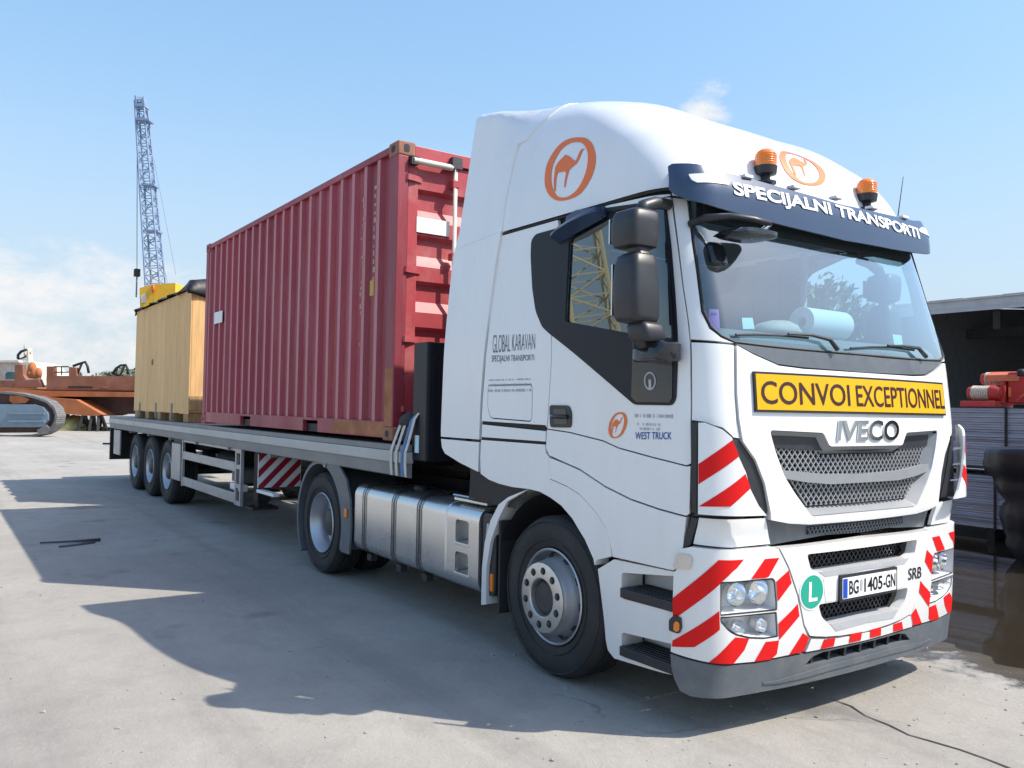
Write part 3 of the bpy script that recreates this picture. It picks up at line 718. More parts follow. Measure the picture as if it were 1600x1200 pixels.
# ---- bumper
bc = T(hl([(170, 175), (280, 150), (700, 182), (1100, 152)])+c5([(645, 255), (690, 350), (740, 500), (770, 650), (790, 700), (805, 712), (770, 790), (690, 808), (515, 842), (400, 852), (290, 846), (102, 792)])+hl([(90, 1000), (95, 690), (102, 420), (130, 395), (150, 230)]))
h1 = rounded(T(hl([(560, 525), (1085, 485), (1110, 510), (1130, 720), (1130, 815), (560, 870)])), .008)
h2 = rounded(T(hl([(560, 885), (1125, 835), (1140, 1090), (1000, 1110), (850, 1105), (720, 1075), (620, 1010), (560, 930)])), .008)
BC = panel('bumper_corner', body, bc, 'white_paint', TR, off=.020, th=.06, holes=[h1, h2], mirror=True, res=.04)
cen_half = snap(T(c5([(1000, 208), (800, 235), (640, 250), (690, 350), (740, 500), (770, 650), (800, 708), (880, 712), (960, 706), (1085, 683)])))
op1_half = snap(T(c5([(1080, 245), (788, 286), (805, 355), (840, 372), (1080, 335)])))
op2_half = snap(T(c5([(1080, 505), (846, 546), (862, 605), (905, 648), (1080, 612)])))
panel('bumper_centre', body, sym(cen_half), 'white_paint', TR, off=.024, th=.06, holes=[rounded(sym(op1_half), .015), rounded(sym(op2_half), .02)], res=.05)
low_half = snap(T(c5([(1085, 690), (960, 714), (885, 720), (806, 718), (775, 792), (850, 778), (1085, 728)])))
panel('bumper_lip', body, sym(low_half), 'white_paint', TR, off=.024, th=.05, res=.05)
for hf, nm in ((op1_half, 'intake_backing'), (op2_half, 'intake_backing')):
    q = inset(sym(hf), -.03); panel(nm, body, q, 'frame_black', TR, off=-.085, gap=0, th=0, res=.15)
mesh_bars('intake_mesh', inset(sym(op1_half), -.01), -.07, .04, .007, TR, 'black_plastic')
mesh_bars('intake_mesh', inset(sym(op2_half), -.01), -.07, .04, .007, TR, 'black_plastic')
for pts in (c5([(1080, 338), (845, 375), (880, 400), (1080, 362)]), c5([(1080, 606), (905, 645), (935, 680), (1080, 640)])):
    q = sym(snap(T(pts))); panel('intake_ledge', body, q, 'light_grey_plastic', TR, off=.026, gap=0, th=.09, res=.08)
# red stripes on the bumper
def stripes(lst, off=.0225, mir=True):
    for pts in lst: panel('red_stripe', body, T(pts), 'red_film', TR, off=off, th=.001, gap=.001, mirror=mir, res=.04)
stripes([hl([(540, 290), (787, 286), (720, 372), (570, 520), (552, 545), (150, 880), (100, 885), (98, 690)]),
         hl([(1003, 280), (1155, 268), (1045, 465), (1000, 482), (858, 490)]),
         hl([(1120, 515), (1250, 398), (1282, 530), (1140, 722), (1132, 690)]),
         hl([(548, 815), (552, 1015), (310, 1197), (90, 1195), (95, 1130)]),
         hl([(1283, 812), (1345, 742), (1362, 875), (1150, 1125), (1142, 950)]),
         c5([(415, 712), (487, 718), (462, 780), (405, 850), (288, 843)]),
         c5([(572, 736), (642, 728), (630, 800), (598, 828), (513, 839)]),
         c5([(765, 690), (800, 712), (768, 788), (692, 804)])])
lipst = [c5([(872, 722), (932, 712), (922, 758), (852, 774)]), c5([(1008, 694), (1070, 682), (1062, 728), (1000, 742)])]
for pts in lipst:
    q = T(pts); panel('red_stripe', body, q, 'red_film', TR, off=.0265, th=.001, gap=.001, mirror=True, res=.05)
# head lamps: housing, reflectors, clear lens
for mir in (1, -1):
    for hp_, nm in ((h1, 'headlight'), (h2, 'fog_lamp')):
        c = np.mean(np.array(hp_), 0)
        V = [body(u, t)+body.nrm(u, t)*.016 for u, t in hp_]; k = len(V); V += [body(u, t)-body.nrm(u, t)*.10 for u, t in inset(hp_, .012)]
        F = [(i, (i+1) % k, k+(i+1) % k, k+i) for i in range(k)]+[tuple(range(k, 2*k))]
        ho = mk(nm, np.array(V)*(1, mir, 1), F, 'lamp_inner', TR)
        V = [body(u, t)+body.nrm(u, t)*.013 for u, t in inset(hp_, .003)]
        mk('lens', np.array(V)*(1, mir, 1), [tuple(range(k))], 'lamp_glass', ho)
        V = [body(u, t)+body.nrm(u, t)*.0165 for u, t in hp_]; V2 = [body(u, t)+body.nrm(u, t)*.0165 for u, t in inset(hp_, .007)]
        mk('seal', np.array(V+V2)*(1, mir, 1), [(i, (i+1) % k, k+(i+1) % k, k+i) for i in range(k)], 'black_plastic', ho)
        A = np.array(hp_); du = A[:, 0].max()-A[:, 0].min()
        for f_, rr in ((.40, .062), (.76, .068)) if nm == 'headlight' else ((.42, .045), (.80, .040)):
            u = A[:, 0].min()+du*f_; t = c[1]+(.005 if nm == 'headlight' else -.005); nn = body.nrm(u, t); q = body(u, t)
            ax = Vector(nn); e1 = ax.orthogonal().normalized(); e2 = ax.cross(e1); V = []; F = []; N_ = 20
            prof = [(rr, -.015), (rr*1.0, -.03), (rr*.85, -.06), (rr*.45, -.088), (rr*.32, -.085), (rr*.30, -.05), (0.001, -.045)] if f_ < .6 else [(rr, -.015), (rr, -.03), (rr*.8, -.07), (rr*.3, -.092), (rr*.15, -.06), (.001, -.055)]
            for r_, d_ in prof:
                for k2 in range(N_):
                    a = 2*math.pi*k2/N_; v = Vector(q)+ax*d_+(e1*math.cos(a)+e2*math.sin(a))*r_; V.append((v.x, v.y*mir, v.z))
            for i in range(len(prof)-1):
                for k2 in range(N_): F.append((i*N_+k2, i*N_+(k2+1) % N_, (i+1)*N_+(k2+1) % N_, (i+1)*N_+k2))
            mk('reflector', V, F, 'reflector_silver', ho, smooth=True)
        if nm == 'fog_lamp':
            q = [(A[:, 0].min()+.012, c[1]+.03), (A[:, 0].min()+du*.2, c[1]+.03), (A[:, 0].min()+du*.2, c[1]-.05), (A[:, 0].min()+du*.07, c[1]-.01)]
            V = [body(u, t)-body.nrm(u, t)*.03 for u, t in q]; mk('turn_lamp', np.array(V)*(1, mir, 1), [(0, 1, 2, 3)], 'amber', ho)
# chrome washer cap, side marker, green L disc
cap = rounded(T(hl([(150, 225), (265, 238), (295, 270), (290, 350), (270, 390), (140, 380), (110, 370)])), .01)
panel('corner_cap', body, cap, 'chrome', TR, off=.03, th=.03, gap=0, mirror=True, res=.03)
sm = rounded(T(hl([(75, 915), (120, 865), (185, 890), (192, 1000), (170, 1055), (75, 1025)])), .01)
sp = panel('side_marker', body, sm, 'black_plastic', TR, off=.034, th=.03, gap=0, mirror=True, res=.03)
panel('amber_lens', body, rounded(T(hl([(125, 945), (150, 920), (178, 945), (176, 1020), (150, 1035), (122, 1015)])), .008), 'amber', sp[0], off=.038, th=.004, gap=0, res=.03)
def ell(c, a, b, n=28): return [(c[0]+a*math.cos(2*math.pi*k/n), c[1]+b*math.sin(2*math.pi*k/n)) for k in range(n)]
lc = T(hl([(1485, 620)]))[0]
panel('sticker', body, ell(lc, .094, .100), 'white_plain', TR, off=.0265, th=.001, gap=0, res=.05, label='round green sticker with a white letter L')
panel('sticker_face', body, ell(lc, .084, .090), 'green_decal', TR, off=.028, th=0, gap=0, res=.05)
text_on('sticker_letter', body, 'L', [(lc[0]-.028, lc[1]-.052), (lc[0]+.038, lc[1]-.052), (lc[0]+.038, lc[1]+.055), (lc[0]-.028, lc[1]+.055)], 'white_plain', TR, .0296, .02)
text_on('country_code', body, 'SRB', T(c5([(1308, 418), (1376, 405), (1378, 345), (1310, 357)])), 'black_ink', TR, .027, .008)
# number plate on its bracket
px_ = 1.405; PL = Flat((px_, -.264, .648), (0, 1, 0), (0, 0, 1))
panel('plate_holder', PL, rounded([(-.016, -.016), (.544, -.016), (.544, .132), (-.016, .132)], .01), 'black_plastic', TR, off=-.004, th=.05, gap=0, res=.3)
pm = panel('number_plate', PL, rounded([(0, 0), (.528, 0), (.528, .115), (0, .115)], .008), 'white_plain', TR, off=0, th=.003, gap=0, res=.3)
panel('plate_band', PL, [(.004, .004), (.045, .004), (.045, .111), (.004, .111)], 'eu_blue', pm, off=.0012, th=0, gap=0, res=.3)
text_on('plate_text', PL, 'BG', [(.06, .018), (.150, .018), (.150, .097), (.06, .097)], 'black_ink', pm, .0014, .02)
panel('plate_crest', PL, [(.163, .03), (.188, .03), (.188, .088), (.1755, .096), (.163, .088)], 'grey_print', pm, off=.0014, th=0, gap=0, res=.3)
text_on('plate_text', PL, '1405', [(.205, .018), (.385, .018), (.385, .097), (.205, .097)], 'black_ink', pm, .0014, .02)
text_on('plate_text', PL, '-GN', [(.395, .018), (.518, .018), (.518, .097), (.395, .097)], 'black_ink', pm, .0014, .02)
panel('plate_panel', body, sym(snap(T(c5([(1080, 380), (870, 408), (880, 530), (1080, 496)])))), 'white_paint', TR, off=.026, th=.03, gap=0, res=.08)
# ---- grey lower spoiler
up_h = c5([(1085, 736), (850, 784), (690, 816), (515, 850), (400, 860), (290, 854), (102, 802)])
lo_h = [(1052, 1040), (1056, 1059), (1065, 1078), (1080, 1086), (1110, 1089), (1146, 1086), (1218, 1073), (1345, 1043)]
SPH = snap(T(up_h+lo_h))
sph_hole = rounded(sym(snap(T(c5([(1085, 742), (870, 790), (815, 815), (790, 845), (765, 868), (1085, 800)])))), .012)
panel('lower_spoiler', body, sym(SPH), 'grey_plastic', TR, off=.018, th=.08, holes=[sph_hole], gap=0, res=.05)
panel('spoiler_backing', body, inset(sph_hole, -.02), 'frame_black', TR, off=-.05, th=0, gap=0, res=.2)
A = np.array(sph_hole)
for k in range(9):
    u = .95+k*1.1/8; t0, t1 = A[:, 1].min(), A[:, 1].max(); V = [body(u, t0-.01)-body.nrm(u, t0)*.02, body(u, t1+.01)-body.nrm(u, t1)*.02]
    MB().bar(V[0], V[1], .018, .04, (1, 0, 0)).build('spoiler_rib', 'black_plastic', TR)
lip = snap(T(c5([(1085, 812), (900, 855), (740, 905), (640, 935), (560, 945), (560, 955), (640, 950), (760, 925), (900, 885), (1085, 835)])))
panel('spoiler_lip', body, sym(lip), 'grey_plastic', TR, off=.024, th=.02, gap=0, res=.06)
# ---- sun visor
VT = visor.tr
vt = c2([(82, 520), (78, 400), (100, 386), (220, 386), (300, 400), (380, 430)])
vis_half = VT(vt)
zt = vis_half[-1][1]
vb = VT(c2([(110, 545), (185, 575), (300, 602), (480, 655)]))
vis = vis_half+[(1.5, 2.972)]; lowm = np.interp(1.5, [vb[-1][0], 3], [vb[-1][1], vb[-1][1]])
vm = VT([(1230, 353.2), (1300, 370.9)]); tm = VT([(1134, 269), (1218, 292), (1300, 316)])
vb = vb+[vm[0]]; zc_ = vm[1][1]; ztop = tm[2][1]
print('visor', vb, zc_, tm)
full = [(1.5, ztop), tm[1]]+vis_half[::-1]+vb+[(1.5, zc_)]
VISOR = panel('sun_visor', visor, sym(full), 'visor_blue', TR, off=.0, th=.012, gap=0, res=.05)
# underside return of the visor up to the roof
V = []; F = []
us = np.linspace(.05, 2.95, 40)
for u in us:
    z0 = np.interp(min(u, 3-u), [p[0] for p in vb]+[1.5], [p[1] for p in vb]+[zc_])
    V += [visor(u, z0)-visor.nrm(u, z0)*.012, body(u, 2.84)+body.nrm(u, 2.84)*.012]
F = [(2*i, 2*i+2, 2*i+3, 2*i+1) for i in range(len(us)-1)]
mk('visor_underside', V, F, 'frame_black', VISOR)
tq = VT([(1147, 312), (1417, 377), (1421, 358), (1152, 286)])
# lay lettering symmetrically about the centre line
lq = [(tq[0][0], 2.824), (3-tq[0][0], 2.824), (3-tq[0][0], 2.920), (tq[0][0], 2.920)]
text_on('visor_lettering', visor, 'SPECIJALNI TRANSPORTI', lq, 'white_plain', VISOR, .0048, .03)
for mi in (0, 1):
    q = rounded(VT(c2([(185, 442), (330, 446), (400, 485), (395, 497), (230, 485), (200, 470)])), .01)
    if mi: q = [(3-u, t) for u, t in q]
    panel('visor_lamp', visor, q, 'white_plain', VISOR, off=.004, th=.006, gap=0, res=.05)
# flat ledge joining the top of the visor and the roof
V = []; us = np.linspace(.22, 2.78, 40)
zk = [(p[0], p[1]) for p in sorted(vis_half)]
def vz(u): 
    uu = min(u, 3-u); return float(np.interp(uu, [0.35, .5, tm[0][0], tm[1][0], 1.5], [3.0, 2.995, tm[0][1], tm[1][1], ztop]))
V = []
for u in us: V += [visor(u, vz(u)), roof(u, .10)-roof.nrm(u, .10)*.03]
mk('visor_ledge', V, [(2*i, 2*i+2, 2*i+3, 2*i+1) for i in range(len(us)-1)], 'visor_blue', VISOR, smooth=True)
for u in np.linspace(.75, 2.25, 5):
    q = visor(u, 2.955); nn = visor.nrm(u, 2.955)
    MB().box(q[0]-.045, q[0]+.01, q[1]-.035, q[1]+.035, q[2]+.012, q[2]+.03).build('visor_clip', 'white_plain', VISOR, bevel=.004)
# beacons
for s_ in (-1, 1):
    c = np.array((1.045, .505*s_, 3.0)); bk = MB().lathe([(.0, 0), (.062, 0), (.062, .012), (.03, .018), (.026, .045), (.062, .055), (.068, .10), (.0, .10)], c, 'z', 24).build('beacon', 'black_plastic', TR, smooth=True, angle=35)
    MB().lathe([(.060, .10), (.062, .112), (.060, .16), (.052, .185), (.033, .20), (.0, .204)], c, 'z', 28).build('beacon_dome', 'beacon_amber', bk, smooth=True)
    mbr = MB()
    for k in range(5): mbr.lathe([(.0620, .114+.013*k), (.0645, .118+.013*k), (.0620, .122+.013*k)], c, 'z', 28)
    mbr.build('beacon_ribs', 'beacon_amber', bk, smooth=True)
MB().tube([(1.0, .93, 2.99), (1.005, .935, 3.03), (1.03, .955, 3.30)], [.010, .004, .002], 8).build('antenna', 'black_plastic', TR)
# ---- mirrors
def lump(sections, n=24, p=3.2):
    """lofted rounded box: sections of (centre xyz, half x, half y)"""
    V = []; F = []
    for c, hx, hy in sections:
        for k in range(n):
            t = 2*math.pi*k/n; ct, st = math.cos(t), math.sin(t)
            V.append((c[0]+hx*math.copysign(abs(ct)**(2/p), ct), c[1]+hy*math.copysign(abs(st)**(2/p), st), c[2]))
    m = len(sections)
    for i in range(m-1):
        for k in range(n): F.append((i*n+k, i*n+(k+1) % n, (i+1)*n+(k+1) % n, (i+1)*n+k))
    F.append(tuple(range(n))[::-1]); F.append(tuple(range((m-1)*n, m*n)))
    return V, F
for s_ in (-1, 1):
    yc = -1.44; f = lambda V: [(x, y*-s_, z) for x, y, z in V]
    mr = thing('mirror', '', '', (0, 0, 0)); 
    for k in ('label', 'category'): del mr[k]
    mr.parent = TR
    def piece(name, sec, m='black_plastic', par=mr):
        V, F = lump(sec, 28, 4.6); mb = MB(); mb.V = f(V); mb.F = F; return mb.build(name, m, par, smooth=True, angle=50)
    # main (tall) mirror and wide-angle head above; front faces rounded, glass to the rear
    K = .57
    def sq(sec): return [((c[0], c[1], c[2]), hx*K, hy*K) for c, hx, hy in sec]
    piece('mirror_housing', sq([((.99, yc, 2.125), .10, .10), ((.98, yc, 2.135), .15, .15), ((.975, yc, 2.16), .17, .168), ((.97, yc, 2.30), .175, .172), ((.965, yc, 2.42), .165, .16), ((.97, yc, 2.475), .14, .14), ((.975, yc, 2.49), .10, .10)]))
    piece('wide_mirror', sq([((.965, yc, 2.515), .11, .12), ((.96, yc, 2.525), .16, .165), ((.955, yc, 2.56), .178, .182), ((.96, yc, 2.65), .18, .185), ((.965, yc, 2.70), .165, .17), ((.97, yc, 2.715), .13, .13)]))
    piece('mirror_neck', sq([((.99, yc, 2.485), .09, .08), ((.985, yc, 2.50), .085, .075), ((.975, yc, 2.52), .10, .09)]))
    piece('mirror_foot', sq([((1.02, -1.40, 2.03), .11, .12), ((1.02, -1.40, 2.05), .135, .14), ((1.01, -1.41, 2.11), .135, .14), ((1.01, -1.42, 2.13), .10, .10)]))
    mb = MB().box(.865, .875, yc-.08, yc+.08, 2.17, 2.44); mb.V = f(mb.V); mb.build('mirror_glass', 'chrome', mr)
    mb = MB().box(.845, .855, yc-.085, yc+.085, 2.55, 2.68); mb.V = f(mb.V); mb.build('mirror_glass', 'chrome', mr)
    V, F = lump([((1.00, -1.31, 1.93), .12, .08), ((1.00, -1.315, 1.945), .13, .095), ((1.00, -1.315, 2.02), .13, .095), ((1.0, -1.32, 2.035), .11, .08)])
    mb = MB(); mb.V = f(V); mb.F = F; mb.build('mirror_bracket', 'gloss_black', mr, smooth=True, angle=50)
    mb = MB().tube([(.98, -1.40, 2.0), (.98, -1.41, 2.06), (.98, -1.43, 2.13)], [.05, .045, .05], 10); mb.V = f(mb.V); mb.build('mirror_stalk', 'black_plastic', mr, smooth=True)
    mb = MB().tube([(.93, -1.17, 2.80), (.94, -1.28, 2.79), (.955, -1.38, 2.75), (.96, -1.42, 2.705)], [.03, .035, .04, .03], 10); mb.V = f(mb.V); mb.build('mirror_arm', 'black_plastic', mr, smooth=True)
    if s_ > 0: mr.location = (-.33, -.06, 0)   # the far mirror is folded back
    # curved wind deflector above the door window
    wd = T([(873, 374), (886, 362), (925, 345), (948, 327), (946, 322), (903, 330), (890, 338), (887, 350)])
    if s_ > 0:
        pts = [body(*q) for q in T([(876, 373), (890, 364), (910, 352), (930, 341), (944, 333)])]
        mb = MB(); V = []; F = []
        for i, q in enumerate(pts):
            w_ = .018+.05*math.sin(math.pi*min(1, (i+.6)/4.6)); V += [q+np.array((0, -.012, -.035*1.0)), q+np.array((0, -.05-w_, .0)), q+np.array((0, -.055-w_*.6, .028)), q+np.array((0, -.008, .05))]
        for i in range(len(pts)-1):
            for k in range(4): F.append((4*i+k, 4*i+(k+1) % 4, 4*i+4+(k+1) % 4, 4*i+4+k))
        F += [(0, 1, 2, 3), tuple(range(len(V)-4, len(V)))[::-1]]
        MB().add(V, F).build('wind_deflector', 'visor_blue', TR, smooth=True, angle=60)
        panel('deflector_mount', body, T([(889, 349), (890, 340), (905, 330), (946, 323), (947, 338), (925, 347)]), 'visor_blue', TR, off=.03, th=.03, gap=0, res=.04)
# front kerb mirror under the visor
q = body(*T([(1085, 340)])[0])
mb = MB().tube([(1.04, -1.12, 2.68), (1.14, -1.10, 2.70), (1.24, -1.02, 2.70), (1.30, -.92, 2.69), (1.335, -.82, 2.675)], [.022, .022, .02, .018, .015], 8)
km = mb.build('kerb_mirror', 'black_plastic', TR, smooth=True)
V, F = lump([((1.25, -.92, 2.595), .10, .13), ((1.25, -.92, 2.605), .13, .165), ((1.26, -.91, 2.625), .12, .15), ((1.27, -.90, 2.64), .06, .08)]); MB().add(V, F).build('kerb_mirror_shell', 'gloss_black', km, smooth=True, angle=40)
MB().tube([(1.335, -.82, 2.675), (1.30, -.86, 2.63), (1.25, -.9, 2.60)], [.012, .016, .02], 8).build('kerb_mirror_stay', 'chrome', km, smooth=True)
# wipers
def onws(px, py, off): u, t = body.inv(px, py); return body(u, t)+body.nrm(u, t)*off
for pts, arm in (([(1147, 524), (1180, 523.5), (1215, 525), (1260, 529), (1298, 545)], [(1302, 548), (1290, 533), (1262, 526), (1225, 524)]), ([(1326, 545), (1360, 543), (1390, 543), (1425, 548), (1436, 557)], [(1440, 559), (1428, 546), (1405, 543), (1380, 542)])):
    wp = MB().tube([onws(*q, .012) for q in pts[:-1]], .007, 6).build('wiper', 'black_plastic', TR)
    MB().tube([onws(*q, .03) for q in arm], [.014, .012, .009, .007], 6).build('wiper_arm', 'black_plastic', wp)
# ---- logos: ring with a camel
ring_o = [(860, 285), (905, 293), (940, 330), (957, 400), (950, 470), (920, 545), (870, 615), (810, 650), (740, 662), (690, 640), (660, 590), (653, 530), (665, 450), (700, 380), (745, 325), (800, 293)]
ring_i = [(850, 312), (880, 322), (905, 360), (910, 420), (895, 500), (860, 575), (820, 620), (775, 642), (730, 635), (702, 590), (692, 530), (700, 460), (725, 400), (760, 350), (805, 320)]
camel = [(893, 352), (880, 363), (872, 382), (858, 418), (842, 442), (820, 460), (800, 480), (793, 502), (782, 545), (777, 581), (769, 582), (772, 545), (780, 497), (774, 487), (750, 491), (731, 494), (723, 530), (718, 605), (709, 605), (707, 545), (711, 500), (717, 460), (735, 430), (760, 405), (776, 388), (800, 396), (825, 420), (839, 424), (849, 400), (861, 370), (874, 354)]
def smooth_loop(P, n=3):
    out = []; N = len(P)
    for i in range(N):
        p0, p1, p2, p3 = (np.array(P[(i+k-1) % N], float) for k in range(4))
        for j in range(n):
            t = j/n; out.append(tuple(.5*((2*p1)+(-p0+p2)*t+(2*p0-5*p1+4*p2-p3)*t*t+(-p0+3*p1-3*p2+p3)*t**3)))
    return out
RTq = roof.tr
em_o = RTq(c1(smooth_loop(ring_o))); em_i = RTq(c1(smooth_loop(ring_i))); em_c = RTq(c1(camel))
panel('emblem', roof, em_o, 'orange_print', TR, off=.003, th=0, gap=0, holes=[em_i], res=.05, label='orange ring emblem with a camel on the side of the roof')
panel('emblem_camel', roof, em_c, 'orange_print', TR, off=.003, th=0, gap=0, res=.05)
# same emblem on the roof front and on the door, laid out in metres
def emblem(surf, place, par, sc):
    A = np.array(ring_o, float); mn, mx_ = A.min(0), A.max(0); nz_ = lambda P: [place(((x-mn[0])/(mx_[0]-mn[0])-.5)*sc[0], (.5-(y-mn[1])/(mx_[1]-mn[1]))*sc[1]) for x, y in P]
    panel('emblem', surf, nz_(smooth_loop(ring_o)), 'orange_print', par, off=.0035, th=0, gap=0, holes=[nz_(smooth_loop(ring_i))], res=.05)
    panel('emblem_camel', surf, nz_(camel), 'orange_print', par, off=.0035, th=0, gap=0, res=.05)
ec = roof.inv(1243, 268)
fq = [roof.inv(*p) for p in ((1197, 232), (1284, 300))]
emblem(roof, lambda x, y: (1.5-.06+x, .335+y), TR, (.52, .34))
dc = T([(965.5, 664.5)])[0]
emblem(body, lambda x, y: (dc[0]+x, dc[1]+y), TR, (.155, .150))
# lettering on the sleeper panel and door
text_on('side_lettering', body, 'GLOBAL KARAVAN', T(c3([(342, 578), (595, 555), (597, 462), (345, 470)])), 'dark_print', TR, .003, -.012)
text_on('side_lettering', body, 'SPECIJALNI TRANSPORTI', T(c3([(336, 642), (590, 632), (590, 587), (338, 592)])), 'dark_print', TR, .003, 0)
def dashes(rows, m, dens, seed, surf=body, off=.003):
    r_ = random.Random(seed); mb = MB()
    for (xa, ya), (xb, yb), hh in rows:
        k = 0.0
        while k < .985:
            w_ = r_.uniform(.010, .022); k2 = min(1, k+w_)
            if r_.random() < dens:
                q = T([(xa+(xb-xa)*k, ya+(yb-ya)*k), (xa+(xb-xa)*k2, ya+(yb-ya)*k2)]); h_ = hh*r_.uniform(.7, 1)
                V = [surf(q[0][0], q[0][1]-h_/2), surf(q[1][0], q[1][1]-h_/2), surf(q[1][0], q[1][1]+h_/2), surf(q[0][0], q[0][1]+h_/2)]
                mb.add([v+np.array((0, -off, 0)) for v in V], [(0, 1, 2, 3)])
            k = k2+r_.uniform(.006, .016)
    mb.build('small_print', m, TR, kind='stuff')
dashes([(*c3([(322, 740), (575, 732)]), .012), (*c3([(320, 770), (575, 765)]), .020), (*c3([(318, 802), (575, 798)]), .020)], 'grey_print', .75, 3)
dashes([(*c3([(1190, 950), (1420, 955)]), .022), (*c3([(1200, 1000), (1345, 1005)]), .016), (*c3([(1220, 1028), (1340, 1032)]), .018)], 'grey_print', .65, 4)
text_on('door_lettering', body, 'WEST TRUCK', T(c3([(1192, 1092), (1408, 1092), (1410, 1048), (1194, 1048)])), 'blue_print', TR, .003, .01)
ec2 = T(dw([(527, 985)]))[0]
em2 = panel('round_badge', body, ell(ec2, .045, .050), 'light_grey_plastic', TR, off=.0135, th=.002, gap=0, res=.05, holes=[ell(ec2, .036, .041)])
panel('badge_post', body, [(ec2[0]-.010, ec2[1]-.045), (ec2[0]+.010, ec2[1]-.045), (ec2[0]+.010, ec2[1]+.008), (ec2[0]-.010, ec2[1]+.008)], 'light_grey_plastic', TR, off=.0135, th=.002, gap=0)
# ---- cab interior
MB().box(-.82, -.79, -1.14, 1.14, 1.2, 2.93).build('rear_wall', 'cab_lining', TR)
MB().box(-.80, 1.15, -1.14, 1.14, 1.15, 1.19).build('cab_floor', 'dash', TR)
MB().box(-.80, 1.0, -1.12, 1.12, 2.935, 2.96).build('headlining', 'cab_lining', TR)
MB().box(-.79, -.15, -1.1, 1.1, 1.55, 1.80).build('bunk', 'seat_cloth', TR, bevel=.04)
db = MB(); db.prism([(.70, 1.55), (1.02, 1.45), (1.18, 1.6), (1.20, 2.07), (1.14, 2.125), (.90, 2.13), (.76, 2.05)], 1, -1.06, 1.06); db.build('dashboard', 'dash', TR, bevel=.02)
for y in (-.58, .58):
    sb_ = MB().box(-.05, .45, y-.26, y+.26, 1.55, 1.70); s0 = sb_.build('seat', 'seat_cloth', TR, bevel=.05)
    MB().prism([(-.10, 1.66), (.05, 1.66), (-.02, 2.35), (-.14, 2.35)], 1, y-.25, y+.25).build('backrest', 'seat_cloth', s0, bevel=.05)
    MB().prism([(-.12, 2.37), (-.02, 2.37), (-.05, 2.58), (-.13, 2.58)], 1, y-.14, y+.14).build('headrest', 'seat_cloth', s0, bevel=.04)
sw_ = MB(); cen = Vector((.66, .58, 2.16)); axd = Vector((-.55, 0, .83)).normalized(); e1 = Vector((0, 1, 0)); e2 = axd.cross(e1)
sw_.tube([cen+(e1*math.cos(2*math.pi*k/28)+e2*math.sin(2*math.pi*k/28))*.225 for k in range(29)], .018, 8, False)
for a in (30, 150, 270): sw_.bar(cen, cen+(e1*math.cos(R(a))+e2*math.sin(R(a)))*.22, .04, .02)
sw_.build('steering_wheel', 'gloss_black', TR, smooth=True, angle=40)
# things lying on the dashboard
pr_ = MB(); pcx = np.array((1.06, .02, 2.223)); pr_.lathe([(.03, -.20), (.088, -.20), (.088, .20), (.03, .20), (.03, -.20)], pcx, 'y', 32)
pr_.build('paper_roll', 'paper', None, smooth=True, angle=40, label='big white paper roll lying on the truck dashboard behind the windscreen', cat='paper roll')
mb = MB(); 
for k in range(60): pass
V, F = lump([((1.05, -.42, 2.135), .10, .18), ((1.05, -.41, 2.15), .11, .20), ((1.05, -.38, 2.19), .08, .14), ((1.04, -.35, 2.215), .04, .06)], 28, 2.2)
V = [tuple(np.array(v)+rng.normal(0, .009, 3)*(0, 1, 0)) for v in V]
MB().add(V, F).build('cloth', 'cloth_beige', None, smooth=True, label='crumpled beige cloth on the dashboard next to the paper roll', cat='cloth')
# cards in the windscreen
for pts, m, lb in (([(1109, 481), (1125, 482), (1127, 511), (1113, 514), (1108, 505)], 'pink_card', 'pink card with small markings low in the corner of the windscreen'), ([(1162, 495), (1179, 495), (1182, 512.5), (1164, 513)], 'pale_card', 'small pale blue card low in the windscreen'), ([(1398, 521), (1412, 523), (1414, 537), (1401, 538)], 'pale_card', 'small pale card behind the far wiper')):
    panel('sticker', body, T(pts), m, TR, off=-.014, th=.001, gap=0, res=.1, label=lb)
for pts in ([(1112, 487), (1116, 487), (1116, 491), (1112, 491)], [(1118, 487), (1121, 487), (1121, 491), (1118, 491)]):
    panel('sticker_mark', body, T(pts), 'blue_print', TR, off=-.0125, th=0, gap=0)
V, F = lump([((1.13, -1.0, 2.46), .03, .045), ((1.12, -1.0, 2.47), .05, .06), ((1.10, -1.0, 2.56), .05, .065), ((1.09, -1.0, 2.585), .03, .04)]); MB().add(V, F).build('dash_camera', 'gloss_black', TR, smooth=True, angle=50)
MB().box(.98, 1.05, -1.02, 1.02, 2.72, 2.90).build('roller_blind', 'frame_black', TR, bevel=.02)
MB().tube([(.2, .98, 1.95), (.2, 1.02, 2.9)], .03, 8).build('belt_post', 'cab_lining', TR, smooth=True)
# curtain hems
for y in (-1.08, 1.08): MB().box(-.3, -.1, y-.02, y+.02, 2.0, 2.9).build('curtain', 'seat_cloth', TR)
